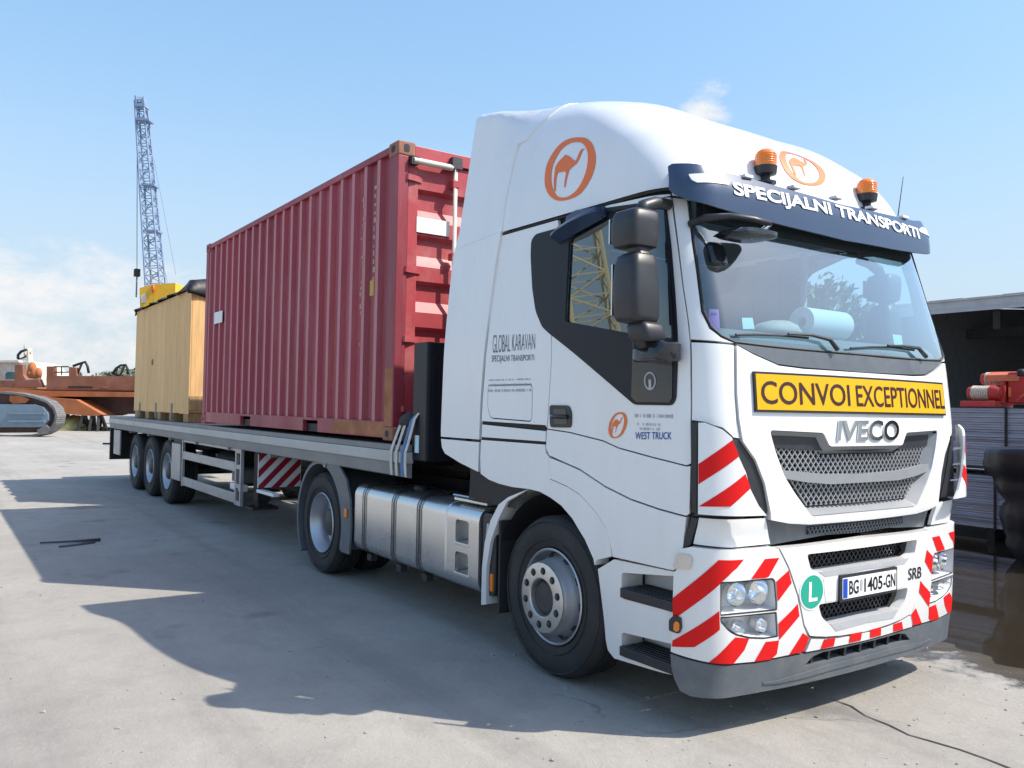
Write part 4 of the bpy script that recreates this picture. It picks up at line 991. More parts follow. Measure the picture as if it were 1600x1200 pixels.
# ---- wheels
def wheel(parent, cx, y, R_, Wt, side_, kind):
    """y = outer face; side_ -1 right, +1 left"""
    mb = MB(); c = (cx, y, R_); k = -side_   # along>0 goes inwards
    rr = .295
    prof = [(rr, .055), (rr+.012, .018), (rr+.05, .004), (R_*.80, -.004), (R_*.90, .004), (R_*.955, .016), (R_*.985, .035), (R_, .05)]
    a = .05
    for g in range(4):
        a0 = .05+(Wt-.10)*(g+.72)/4.5; prof += [(R_, a0), (R_-.012, a0+.004), (R_-.012, a0+.012), (R_, a0+.016)]
    prof += [(R_, Wt-.05), (R_*.98, Wt-.03), (R_*.9, Wt-.004), (R_*.8, Wt), (rr, Wt-.05)]
    w = MB().lathe([(r_, d*k) for r_, d in prof], c, 'y', 56).build('wheel', 'rubber', parent, smooth=True, angle=28)
    # thin moulded rings on the sidewall
    rg = MB()
    for r_ in (R_*.70, R_*.93): rg.lathe([(r_-.004, 0*k), (r_-.001, -.006*k), (r_+.003, -.006*k), (r_+.006, .0*k)], c, 'y', 56)
    rg.build('sidewall_ring', 'rubber', w, smooth=True)
    if kind == 'steer':
        MB().lathe([(rr+.004, .012*k), (rr-.004, .006*k), (rr-.012, .014*k), (rr-.014, .06*k), (rr-.03, .085*k), (rr-.035, .25*k)], c, 'y', 48).build('rim', 'steel_rim', w, smooth=True, angle=40)
        MB().lathe([(rr-.03, .10*k), (.262, .085*k), (.235, .03*k), (.222, -.035*k), (.216, -.055*k)], c, 'y', 48).build('disc', 'steel_rim', w, smooth=True, angle=40)
        MB().lathe([(.216, -.052*k), (.214, -.066*k), (.205, -.070*k), (.122, -.070*k), (.116, -.064*k), (.113, -.02*k)], c, 'y', 48).build('wheel_flange', 'alu_flange', w, smooth=True, angle=40)
        MB().lathe([(.113, -.02*k), (.10, -.035*k), (.085, -.045*k), (.0, -.045*k)], c, 'y', 32).build('hub_cap', 'hub_dark', w, smooth=True, angle=30)
        for i in range(10):
            t = 2*math.pi*(i+.35)/10; q = (cx+.167*math.cos(t), y-.071*k, R_+.167*math.sin(t))
            n_ = MB().lathe([(.0235, -.0005*k), (.021, -.0015*k), (.0, -.0015*k)], q, 'y', 16).build('bolt_recess', 'frame_black', w)
            MB().lathe([(.015, -.001*k), (.0145, -.010*k), (.0, -.012*k)], q, 'y', 6).build('wheel_nut', 'hub_dark', w)
        for i in range(10):
            t = 2*math.pi*(i+.85)/10; q = np.array((cx+.247*math.cos(t), y+.050*k, R_+.247*math.sin(t)))
            e = MB().lathe([(.024, .0), (.0, .0)], (0, 0, 0), 'y', 14)
            e.V = [(q[0]+v[0], q[1]+(-.028*k)*((math.hypot(q[0]+v[0]-cx, q[2]+v[2]-R_)-.247)/-.02)*.55-.006*k, q[2]+v[2]) for v in e.V]; e.build('hand_hole', 'frame_black', w)
    else:
        deep = .165 if kind == 'drive' else .10
        MB().lathe([(rr+.004, .012*k), (rr-.004, .004*k), (rr-.012, .012*k), (rr-.018, .05*k), (rr-.035, .07*k), (rr-.045, deep*k), (.215, (deep+.02)*k), (.17, (deep+.005)*k), (.14, (deep+.005)*k)], c, 'y', 48).build('rim', 'steel_rim', w, smooth=True, angle=50)
        MB().lathe([(.14, (deep+.006)*k), (.135, (deep-.07)*k), (.11, (deep-.09)*k), (.0, (deep-.095)*k)], c, 'y', 32).build('hub', 'hub_dark', w, smooth=True, angle=40)
        for i in range(10):
            t = 2*math.pi*(i+.35)/10; q = (cx+.165*math.cos(t), y+(deep+.005)*k, R_+.165*math.sin(t)); MB().lathe([(.015, 0*k), (.014, -.03*k), (.0, -.033*k)], q, 'y', 6).build('wheel_nut', 'hub_dark', w)
    return w
wheel(TR, 0, -1.225, .50, .31, -1, 'steer'); wheel(TR, 0, 1.225, .50, .31, 1, 'steer')
for s_ in (-1, 1):
    wheel(TR, -3.78, 1.215*s_, .50, .29, s_, 'drive')
    wheel(TR, -3.78, .86*s_, .50, .29, s_, 'drive')
# ---- chassis
for y in (-.42, .42): MB().box(-5.0, 1.05, y-.035, y+.035, .78, 1.02).build('chassis_rail', 'frame_black', TR)
for x in (-4.7, -3.3, -1.6, -.9, .9): MB().box(x-.05, x+.05, -.39, .39, .80, 1.0).build('cross_member', 'frame_black', TR)
MB().tube([(0, -1.0, .5), (0, 1.0, .5)], .07, 10).build('front_axle', 'frame_black', TR)
MB().tube([(-3.78, -1.0, .5), (-3.78, -.3, .5), (-3.78, -.12, .5), (-3.78, .12, .5), (-3.78, .3, .5), (-3.78, 1.0, .5)], [.08, .08, .24, .24, .08, .08], 16).build('drive_axle', 'frame_black', TR, smooth=True)
MB().box(-.75, .95, -.36, .36, .55, 1.30).build('engine', 'frame_black', TR, bevel=.05)
MB().prism([(-3.3, 1.03), (-3.2, 1.10), (-2.4, 1.10), (-2.35, 1.03)], 1, -.38, .38).build('fifth_wheel_ramp', 'frame_black', TR)
MB().lathe([(.0, 0), (.42, 0), (.42, .06), (0, .06)], (-3.35, 0, 1.03), 'z', 32).build('fifth_wheel', 'frame_black', TR)
MB().box(-1.25, -.95, -.8, .8, 1.10, 1.20).build('cab_cross_beam', 'frame_black', TR)
# wheel wells
for s_ in (-1, 1):
    V = []; F = []; n = 20
    for k in range(n+1):
        t = R(-12+204*k/n); r_ = .64; V += [(r_*math.cos(t), 1.20*s_, .5+r_*math.sin(t)), (r_*math.cos(t), .80*s_, .5+r_*math.sin(t))]
    F = [(2*i, 2*i+2, 2*i+3, 2*i+1) for i in range(n)]
    mk('wheel_well', V, F, 'black_plastic', TR, smooth=True)
    # rear half of the front mudguard (white strip) with flap
    V = []; F = []; n = 12
    q = [side(*p) for p in c6([(345, 230), (300, 265), (262, 340), (235, 440), (222, 560), (218, 735)])]
    qi = [side(*p) for p in c6([(440, 192), (340, 250), (300, 330), (262, 440), (243, 560), (240, 733)])]
    mb = MB(); k = len(q)
    V = [(p[0], 1.225*s_, p[2]) for p in q]+[(p[0], 1.225*s_, p[2]) for p in qi]; V += [(x, .95*s_, z) for x, y, z in V]
    F = [(i, i+1, k+i+1, k+i) for i in range(k-1)]+[(2*k+i, i*1+2*k+1, 3*k+i+1, 3*k+i) for i in range(k-1)]+[(i, 2*k+i, 2*k+i+1, i+1) for i in range(k-1)]+[(k+i, k+i+1, 3*k+i+1, 3*k+i) for i in range(k-1)]+[(k-1, 2*k-1, 4*k-1, 3*k-1)]
    MB().add(V, F).build('mudguard', 'white_paint', TR, smooth=True, angle=35)
    z0 = side(*c6([(240, 890)])[0])
    fx = (q[-1][0]+.02, q[-1][0]+.20)
    MB().box(-.60, -.58, min(.92*s_, 1.215*s_), max(.92*s_, 1.215*s_), .27, .9).build('mud_flap', 'rubber', TR)
# drive mudguards
for s_ in (-1, 1):
    V = []; F = []; prof = []
    outer = [side(*p) for p in [(458, 866), (459, 830), (462, 790), (470, 762), (483, 742), (500, 729), (515, 729), (528, 738), (540, 757), (549, 790), (553, 826), (553, 862)]]
    oc = [(p[0], p[2]) for p in outer]; cxx, czz = -3.78, .52
    n = 26; V = []
    for k in range(n+1):
        t = R(218-239*k/n)
        ro_, ri_ = .60, .565
        if t < 0: pass
        for r_, y in ((ro_, 1.235), (ro_, .60), (ri_, .60), (ri_, 1.235)): V.append((cxx+r_*math.cos(t), y*s_, czz+r_*math.sin(t)))
    for i in range(n):
        for k in range(4): F.append((4*i+k, 4*i+(k+1) % 4, 4*i+4+(k+1) % 4, 4*i+4+k))
    F += [(0, 1, 2, 3), tuple(range(4*n, 4*n+4))[::-1]]
    dg_ = MB().add(V, F).build('drive_mudguard', 'grey_plastic', TR, smooth=True, angle=40)
    # side skirt on the front half with amber lamp
    sk_ = [(cxx+.565*math.cos(R(a)), czz+.565*math.sin(R(a))) for a in range(95, -20, -8)]+[(-3.21, .30), (-3.03, .30), (-3.0, .55), (-3.03, .80), (-3.12, .98), (-3.3, 1.10), (-3.6, 1.125)]
    y0 = 1.24*s_; mbx = MB().prism(sk_, 1, min(y0, y0-.02*s_), max(y0, y0-.02*s_)); mbx.build('mudguard_skirt', 'grey_plastic', dg_)
    MB().box(-3.13, -3.07, min(1.24*s_, 1.255*s_), max(1.24*s_, 1.255*s_), .63, .71).build('marker_lamp', 'amber', dg_, bevel=.005)
# fuel tank with straps and steps (right), plain tank (left)
def tank(s_, x0, x1):
    sec = rrect(.62, 1.215, .345, .955, .10, 5); y = lambda v: v*s_
    mb = MB(); n = len(sec); V = [(x0+.02, y(a), b) for a, b in inset(sec, .015)]+[(x0, y(a), b) for a, b in inset(sec, .04)]
    V = [(x0, y(a), b) for a, b in inset(sec, .03)]+[(x0+.03, y(a), b) for a, b in sec]+[(x1-.03, y(a), b) for a, b in sec]+[(x1, y(a), b) for a, b in inset(sec, .03)]
    F = [tuple(range(n)), tuple(range(3*n, 4*n))[::-1]]
    for j in range(3):
        for i in range(n): F.append((j*n+i, j*n+(i+1) % n, (j+1)*n+(i+1) % n, (j+1)*n+i))
    return mb.add(V, F).build('fuel_tank', 'alu', TR, smooth=True, angle=30)
tk = tank(-1, -3.0, -1.30); tank(1, -3.0, -1.0)
def tstrap(x, par, s_=-1):
    sec = rrect(.612, 1.223, .337, .963, .105, 5); mb = MB()
    for dx in (-.032, .012):
        n = len(sec); V = [(x+dx, v*s_, b) for v, b in sec]+[(x+dx+.02, v*s_, b) for v, b in sec]; mb.add(V, [(i, (i+1) % n, n+(i+1) % n, n+i) for i in range(n)])
    mb.box(x-.04, x+.04, min(1.1*s_, 1.16*s_), max(1.1*s_, 1.16*s_), .28, .34)
    mb.build('tank_strap', 'black_plastic', par, smooth=True, angle=40)
for px in (572, 618, 658): tstrap(side(px, 800, -1.2)[0], tk)
MB().lathe([(.06, 0), (.06, .03), (.05, .045), (0, .045)], (-2.2, -.95, .953), 'z', 20).build('filler_cap', 'black_plastic', tk, smooth=True, angle=40)
# rounded step section at the front of the tank, with two foot pockets
class TankSkin:
    P = [(.80, .345)]+[(1.115+.10*math.sin(R(a)), .445-.10*math.cos(R(a))) for a in range(0, 91, 15)]+[(1.115+.10*math.cos(R(a)), .855+.10*math.sin(R(a))) for a in range(0, 91, 15)]+[(.72, .955)]
    def __call__(s, x, q): return np.array((x, -np.interp(q, s.D, [p[0] for p in s.P]), np.interp(q, s.D, [p[1] for p in s.P])))
    def nrm(s, x, q):
        c = s(x, q+.012)-s(x, q-.012); n = np.cross((1, 0, 0), c); return n/np.linalg.norm(n)
TankSkin.D = np.concatenate([[0], np.cumsum([math.dist(TankSkin.P[i], TankSkin.P[i+1]) for i in range(len(TankSkin.P)-1)])])
tsk = TankSkin(); qz = lambda z: float(np.interp(z, [.445, .855], [tsk.D[7], tsk.D[8]]))
pk = [(-1.17, -.985, .665, .845), (-1.17, -.985, .445, .61)]
pk_h = [rounded([(a_, qz(c_)), (b2, qz(c_)), (b2, qz(d_)), (a_, qz(d_))], .03) for a_, b2, c_, d_ in pk]
SBX = panel('step_box', tsk, [(-1.295, .02), (-.85, .02), (-.85, tsk.D[-1]), (-1.295, tsk.D[-1])], 'alu', TR, off=.004, th=.03, gap=0, res=.035, holes=pk_h)
yo = -1.215
sec = [(-y_, z_) for y_, z_ in TankSkin.P]; mk('step_end', [(-.862, y_, z_) for y_, z_ in sec], [tuple(range(len(sec)))], 'black_plastic', SBX)
for (a, b, c, d) in pk:
    MB().box(a-.03, b+.03, yo+.13, yo+.14, c-.03, d+.03).box(a-.03, a-.02, yo+.02, yo+.13, c-.03, d+.03).box(b+.02, b+.03, yo+.02, yo+.13, c-.03, d+.03).build('step_back', 'alu', SBX)
    MB().box(a, b, yo-.014, yo+.12, c-.005, c+.018).build('step_plate', 'alu', SBX, bevel=.004)
MB().box(-1.25, -.80, -1.19, -.70, .975, 1.0).build('step_top', 'alu', SBX, bevel=.006)
MB().tube([(-1.24, -1.17, 1.0), (-1.24, -1.195, 1.015), (-.95, -1.195, 1.015), (-.95, -1.17, 1.0)], .010, 6).build('step_grip', 'chrome', SBX)
MB().prism(rrect(-.835, -.66, .36, .93, .05), 1, -1.20, -.75).build('battery_cover', 'black_plastic', TR, bevel=.01)
MB().box(-.705, -.675, -1.215, -1.195, .40, .52).build('marker_lamp', 'amber', TR, bevel=.004)
MB().tube([(-.78, -1.2, .38), (-.77, -1.21, .6), (-.75, -1.2, .86)], .014, 6).build('hose', 'strap_pale', TR, smooth=True)
# air lines and exhaust behind the cab
MB().tube([(-1.05, .55, 1.0), (-1.05, .55, 3.2)], .085, 16).build('exhaust_stack', 'chrome', TR, smooth=True, angle=40)
for k, y in enumerate((-.25, -.1, .05)):
    MB().tube([(-.9, y, 1.9), (-1.15, y-.05, 1.5), (-1.4, y, 1.25), (-1.7, y+.05, 1.35), (-1.84, y+.1, 1.45)], .014, 6).build('air_line', ('strap_blue', 'red_film', 'frame_black')[k], TR, smooth=True)
# ================================================================== FLATBED TRAILER
def objmat(name, cols, rough, grain=(6, 6, .35), gscale=6, bump=.15, amt=.35):
    """wood-like or stone-like material whose tone differs from piece to piece"""
    m = bpy.data.materials.new(name); m.use_nodes = True; nt = m.node_tree; b = nt.nodes['Principled BSDF']; L = nt.links.new
    oi = nt.nodes.new('ShaderNodeObjectInfo'); rp = nt.nodes.new('ShaderNodeValToRGB'); L(oi.outputs['Random'], rp.inputs[0])
    rp.color_ramp.elements[0].color = (*cols[0], 1); rp.color_ramp.elements[1].color = (*cols[-1], 1)
    for i, c in enumerate(cols[1:-1]): e = rp.color_ramp.elements.new((i+1)/(len(cols)-1)); e.color = (*c, 1)
    g = nt.nodes.new('ShaderNodeNewGeometry'); mpn = nt.nodes.new('ShaderNodeMapping'); mpn.inputs['Scale'].default_value = grain; L(g.outputs['Position'], mpn.inputs[0])
    av = nt.nodes.new('ShaderNodeVectorMath'); av.operation = 'ADD'; L(mpn.outputs[0], av.inputs[0]); L(oi.outputs['Random'], av.inputs[1])
    n = nt.nodes.new('ShaderNodeTexNoise'); n.inputs['Scale'].default_value = gscale; n.inputs['Detail'].default_value = 7; n.inputs['Distortion'].default_value = .4; L(av.outputs[0], n.inputs['Vector'])
    mr = nt.nodes.new('ShaderNodeMapRange'); mr.inputs['From Min'].default_value = .3; mr.inputs['From Max'].default_value = .72; mr.inputs['To Min'].default_value = 1-amt; mr.inputs['To Max'].default_value = 1+amt*.5; L(n.outputs['Fac'], mr.inputs[0])
    mm = nt.nodes.new('ShaderNodeMix'); mm.data_type = 'RGBA'; mm.blend_type = 'MULTIPLY'; mm.inputs[0].default_value = 1; L(rp.outputs[0], mm.inputs[6]); L(mr.outputs[0], mm.inputs[7]); L(mm.outputs[2], b.inputs['Base Color'])
    b.inputs['Roughness'].default_value = rough
    bp = nt.nodes.new('ShaderNodeBump'); bp.inputs['Strength'].default_value = bump; bp.inputs['Distance'].default_value = .01; L(n.outputs['Fac'], bp.inputs['Height']); L(bp.outputs[0], b.inputs['Normal'])
    MATS[name] = m
objmat('crate_wood', [(.76, .47, .20), (.80, .50, .22), (.83, .53, .245), (.77, .475, .20)], .75, amt=.22)
objmat('skid_wood', [(.40, .25, .11), (.48, .32, .15)], .8)
TL = thing('flatbed_trailer', 'long low flatbed trailer with grey side rails carrying the red container', 'trailer', (-8.5, 0, 0))
X0, X1 = -15.55, -1.90
MB().box(X0+.02, X1, -1.20, 1.20, 1.26, 1.345).build('deck', 'deck_grey', TL)
for s_ in (-1, 1):
    f = lambda mb: (setattr(mb, 'V', [(x, y*-s_, z) for x, y, z in mb.V]), mb)[1]
    f(MB().box(X0, X1, -1.262, -1.202, 1.302, 1.350)).build('rail_cap', 'rail_grey', TL, bevel=.006)
    f(MB().box(X0, X1+.02, -1.270, -1.202, 1.205, 1.300)).build('side_rail', 'rail_light', TL, bevel=.008)
    f(MB().prism([(-1.258, 1.203), (-1.205, 1.203), (-1.205, 1.085), (-1.245, 1.10)], 0, X0, X1)).build('rail_skirt', 'rail_grey', TL)
    # joint marks and hooks along the rail
    for x in np.arange(-15, -2.2, 1.62): f(MB().box(x, x+.05, -1.252, -1.10, 1.06, 1.10)).build('lashing_hook', 'rail_grey', TL)
    # chassis beams
    f(MB().box(X0+.1, -3.4, -.52, -.48, .86, 1.255).box(X0+.1, -3.4, -.57, -.43, .84, .86).box(X0+.1, -3.4, -.57, -.43, 1.235, 1.258)).build('chassis_beam', 'frame_black', TL)
    f(MB().box(-3.4, -1.95, -.52, -.48, 1.10, 1.255)).build('gooseneck_beam', 'frame_black', TL)
for x in np.arange(-15.2, -2, .85): MB().box(x, x+.06, -1.19, 1.19, 1.14, 1.255).build('cross_bearer', 'frame_black', TL)
for i, x in enumerate((-10.44, -11.75, -13.06)):
    for s_ in (-1, 1): wheel(TL, x, 1.205*s_, .53, .385, s_, 'trailer')
    MB().tube([(x, -.95, .53), (x, .95, .53)], .065, 12).build('axle', 'frame_black', TL, smooth=True, angle=40)
    for y in (-.5, .5): MB().box(x-.35, x+.12, y-.05, y+.05, .56, .84).build('axle_hanger', 'frame_black', TL)
MB().box(-2.9, -2.1, -.4, .4, 1.07, 1.10).build('kingpin_plate', 'frame_black', TL)
# black headboard box at the front
HB = MB().box(-1.895, -1.66, -1.215, 1.215, 1.235, 2.19).build('headboard', 'trim_black', TL, bevel=.012)
MB().box(-1.662, -1.645, -1.20, -1.15, 1.25, 2.18).build('headboard_rib', 'trim_black', HB)
MB().box(-1.655, -1.64, -.75, -.70, 1.25, 2.18).build('headboard_rib', 'trim_black', HB)
MB().box(-1.83, -1.77, -1.222, -1.214, 1.30, 1.44).build('reflector', 'pale_card', HB)
MB().box(-1.655, -1.63, -1.0, -.86, 1.28, 1.42).build('junction_box', 'grey_plastic', HB, bevel=.008)
# side guards
for s_ in (-1, 1):
    f = lambda mb: (setattr(mb, 'V', [(x, y*-s_, z) for x, y, z in mb.V]), mb)[1]
    sg = f(MB().box(-9.30, -6.63, -1.225, -1.195, .80, .92)).build('side_guard', 'guard_alu', TL, bevel=.006)
    f(MB().box(-9.30, -6.63, -1.225, -1.195, .40, .53)).build('guard_rail', 'guard_alu', sg, bevel=.006)
    f(MB().box(-9.30, -6.40, -1.223, -1.197, 1.06, 1.12)).build('guard_rail', 'guard_alu', sg, bevel=.004)
    for x in (-9.36, -6.62, -6.42): f(MB().box(x, x+.05, -1.228, -1.192, .385, 1.10)).build('guard_post', 'guard_alu', sg)
    for z in (.405, .62, .86, 1.06): f(MB().box(-6.57, -6.42, -1.226, -1.194, z-.02, z+.035)).build('guard_rung', 'guard_alu', sg)
    f(MB().box(-10.05, -9.50, -1.222, -1.19, .44, 1.02)).build('splash_plate', 'guard_alu', TL, bevel=.01)
    f(MB().box(-9.95, -9.40, -1.215, -1.0, 1.03, 1.10)).build('box_bracket', 'frame_black', TL)
    f(MB().box(-15.20, -14.52, -1.225, -1.195, .56, 1.07)).build('rear_plate', 'guard_alu', TL, bevel=.01)
    f(MB().box(X0-.03, X0+.06, -1.24, -.7, .42, 1.20)).build('rear_post', 'frame_black', TL)
    # landing gear
    lg = f(MB().box(-6.27, -6.10, -1.10, -.93, .46, 1.12)).build('landing_leg', 'frame_black', TL, bevel=.01)
    f(MB().box(-6.25, -6.12, -1.08, -.95, .40, .46)).build('leg_extension', 'frame_black', lg)
    f(MB().box(-6.36, -6.01, -1.18, -.86, .37, .40)).build('leg_foot', 'frame_black', lg)
MB().box(X0-.05, X0, -1.24, 1.24, 1.05, 1.35).build('rear_beam', 'frame_black', TL, bevel=.01)
MB().box(X0-.08, X0-.02, -1.2, 1.2, .42, .56).build('under_run_bar', 'guard_alu', TL, bevel=.01)
MB().tube([(X0-.02, -1.22, .75), (X0-.1, -1.36, .75)], .02, 8).build('side_lamp', 'rubber', TL)
# odds and ends slung under the deck
MB().tube([(-8.6, -.75, .82), (-7.5, -.75, .82)], .17, 16).build('air_tank', 'frame_black', TL, smooth=True, angle=40)
MB().box(-9.2, -6.7, -.35, .95, .48, 1.12).build('underdeck_blocker', 'frame_black', TL, bevel=.02)  # dark box added to block the bright view through under the deck
MB().box(-7.35, -6.9, -1.05, -.8, .62, .80).build('document_box', 'grey_plastic', TL, bevel=.01)
MB().box(-7.2, -6.72, -1.12, -1.02, .52, .62).build('step_light', 'white_plain', TL, bevel=.02)
# striped marker board facing forwards
bd = Flat((-5.80, -1.20, .665), (0, 1, 0), (0, 0, 1)); bw, bh = .53, .40
MK_ = panel('marker_board', bd, [(0, 0), (bw, 0), (bw, bh), (0, bh)], 'white_plain', TL, off=.012, th=.012, gap=0, res=.5, label='square red and white striped board under the deck')
for k in range(-3, 6):
    a = k*.185-.02; q = [(a, 0), (a+.092, 0), (a+.092+bh, bh), (a+bh, bh)]
    def clip(P, c, sgn):
        out = []
        for i in range(len(P)):
            p, r_ = P[i], P[(i+1) % len(P)]; ip = (p[0]-c)*sgn >= 0; ir = (r_[0]-c)*sgn >= 0
            if ip: out.append(p)
            if ip != ir: t = (c-p[0])/(r_[0]-p[0]); out.append((c, p[1]+(r_[1]-p[1])*t))
        return out
    q = clip(clip(q, .005, 1), bw-.005, -1) if q else []
    if len(q) >= 3 and abs(area2(q)) > 1e-4: panel('red_stripe', bd, q, 'red_white_red', MK_, off=.0145, th=0, gap=0, res=.5)
MB().box(-5.85, -5.80, -1.15, -.75, 1.05, 1.20).build('board_bracket', 'frame_black', TL)
MB().lathe([(0, 0), (.02, 0), (.02, .02), (0, .025)], (-5.79, -1.0, 1.12), 'x', 12).build('red_lamp', 'red_film', TL)
MB().box(-5.9, -5.3, -1.18, -1.1, .60, .64).build('board_foot', 'white_plain', TL, bevel=.008)
# lashing straps hooked over the front of the rail
for i, (px, m) in enumerate(((612, 'strap_pale'), (620, 'strap_pale'), (629, 'strap_blue'), (634, 'strap_pale'))):
    x = side(px, 700, -1.275)[0]; z1 = 1.52+.02*i; mb = MB(); w_ = .022
    pts = [(x+.10, -1.21, z1+.05), (x+.06, -1.235, z1-.01), (x+.015, -1.268, 1.36), (x, -1.281, 1.30), (x, -1.281, 1.20), (x+.004, -1.275, 1.10)]; V = []
    for p in pts: V += [(p[0]-w_, p[1], p[2]), (p[0]+w_, p[1]-.001, p[2])]
    V += [(a, b+.004, c) for a, b, c in V]; n = len(pts)
    F = [(2*k, 2*k+1, 2*k+3, 2*k+2) for k in range(n-1)]+[(2*n+2*k, 2*n+2*k+2, 2*n+2*k+3, 2*n+2*k+1) for k in range(n-1)]+[(0, 2*n, 2*n+1, 1)]+[(2*k, 2*k+2, 2*n+2*k+2, 2*n+2*k) for k in range(n-1)]+[(2*k+1, 2*n+2*k+1, 2*n+2*k+3, 2*k+3) for k in range(n-1)]
    lb = ['pale lashing strap nearest the container, hooked over the trailer rail', 'pale lashing strap, second from the container, over the trailer rail', 'blue lashing strap over the trailer rail beside the black headboard', 'pale lashing strap closest to the black headboard, behind the blue one'][i]
    MB().add(V, F).build('lashing_strap', m, None, label=lb, cat='strap', group='lashing straps at the trailer front')
V, F = lump([((-2.02, -1.20, 1.50), .07, .03), ((-2.0, -1.21, 1.53), .12, .04), ((-1.98, -1.21, 1.58), .10, .04), ((-1.95, -1.20, 1.63), .04, .02)], 18, 2.4)
MB().add(V, F).build('ratchet', 'rubber', None, smooth=True, label='dark strap ratchet bundle above the pale straps at the container corner', cat='ratchet')
# ================================================================== CONTAINER
CX1 = -2.241; CX0 = CX1-6.058; CZ = 1.375; CH = 2.575; CW = 1.219
CT = thing('shipping_container', 'faded red corrugated steel shipping container strapped on the flatbed trailer', 'container', ((CX0+CX1)/2, 0, CZ))
# corner castings with their holes
for x in (CX0, CX1):
    for y in (-CW, CW):
        for z in (CZ, CZ+CH):
            sx = 1 if x == CX1 else -1; sy = 1 if y > 0 else -1; top = z > 2; dz = .118
            xa, xb = sorted((x, x-sx*.178)); ya, yb = sorted((y+sy*.006, y-sy*.162)); za, zb_ = (z-dz, z+.006) if top else (z, z+dz)
            cc = MB().box(xa+(-.0 if sx > 0 else -.006), xb+(.006 if sx > 0 else 0), ya, yb, za, zb_).build('corner_casting', 'casting' if x == CX1 else 'container_red', CT, bevel=.014, segs=3)
            hx = x+sx*.0075; zc = (za+zb_)/2; ym = y-sy*.075
            if sx > 0: mk('casting_hole', [(hx, ym+a, zc+b) for a, b in rrect(-.028, .028, -.036, .036, .02, 4)], [tuple(range(20))], 'frame_black', cc)
            if True: mk('casting_hole', [(x-sx*.09+a, y+sy*.0075, zc+b) for a, b in rrect(-.036, .036, -.028, .028, .02, 4)], [tuple(range(20))], 'frame_black', cc)
for y in (-1, 1):
    f = lambda mb: (setattr(mb, 'V', [(a, b*-y, c) for a, b, c in mb.V]), mb)[1]
    f(MB().box(CX1-.16, CX1, -CW, -CW+.10, CZ+.118, CZ+CH-.118)).build('corner_post', 'container_red', CT, bevel=.006)
    f(MB().box(CX1-.165, CX1-.02, -CW-.002, -CW+.02, CZ+.12, CZ+.62)).build('rust_plate', 'container_rust', CT, bevel=.004)
    f(MB().box(CX0, CX0+.13, -CW, -CW+.10, CZ+.118, CZ+CH-.118)).build('corner_post', 'container_red', CT, bevel=.006)
    f(MB().box(CX0+.17, CX1-.17, -CW+.002, -CW+.06, CZ+CH-.075, CZ+CH-.012)).build('top_rail', 'container_red', CT, bevel=.006)
    br = MB(); zb0, zb1 = CZ+.02, CZ+.165; segs = [(CX0+.17, -6.50), (-6.10, -4.33), (-3.93, CX1-.17)]
    for a, b in segs: br.box(a, b, -CW+.004, -CW+.05, zb0, zb1)
    for a, b in ((-6.50, -6.10), (-4.33, -3.93)): br.box(a, b, -CW+.004, -CW+.05, zb1-.03, zb1)
    f(br).build('bottom_rail', 'container_red', CT, bevel=.004)
    for a, b in ((-6.50, -6.10), (-4.33, -3.93)): f(MB().box(a-.02, b+.02, -CW+.16, -CW+.17, zb0-.01, zb1-.02)).build('fork_pocket', 'frame_black', CT)
    # corrugated wall
    n = 21; xa, xb = CX0+.13, CX1-.16; pit_ = (xb-xa)/n; V = []; F = []; prof = []
    for i in range(n):
        a = xa+i*pit_; prof += [(a, 0), (a+pit_*.22, 0), (a+pit_*.32, 1), (a+pit_*.90, 1)]
    prof.append((xb, 0)); z0, z1 = CZ+.16, CZ+CH-.07
    for x_, d in prof: V += [(x_, -CW+.012+.036*d, z0), (x_, -CW+.012+.036*d, z1)]
    F = [(2*i, 2*i+2, 2*i+3, 2*i+1) for i in range(len(prof)-1)]
    f(MB().add(V, F)).build('side_wall', 'container_red', CT, two=('container_ridge_lit', [i for i in range(len(F)) if i % 4 == 0]))
MB().box(-3.55, CX1-.17, -CW+.001, -CW+.004, CZ+.03, CZ+.158).build('rust_patch', 'container_rust', CT)
MB().box(CX0+.02, CX1-.02, -CW+.05, CW-.05, CZ+CH-.05, CZ+CH-.025).build('roof_sheet', 'container_red', CT)
MB().box(CX0+.02, CX1-.02, -CW+.05, CW-.05, CZ+.02, CZ+.10).build('floor', 'frame_black', CT)
MB().box(CX0+.01, CX0+.04, -CW+.1, CW-.1, CZ+.02, CZ+CH-.03).build('rear_wall', 'container_red', CT)
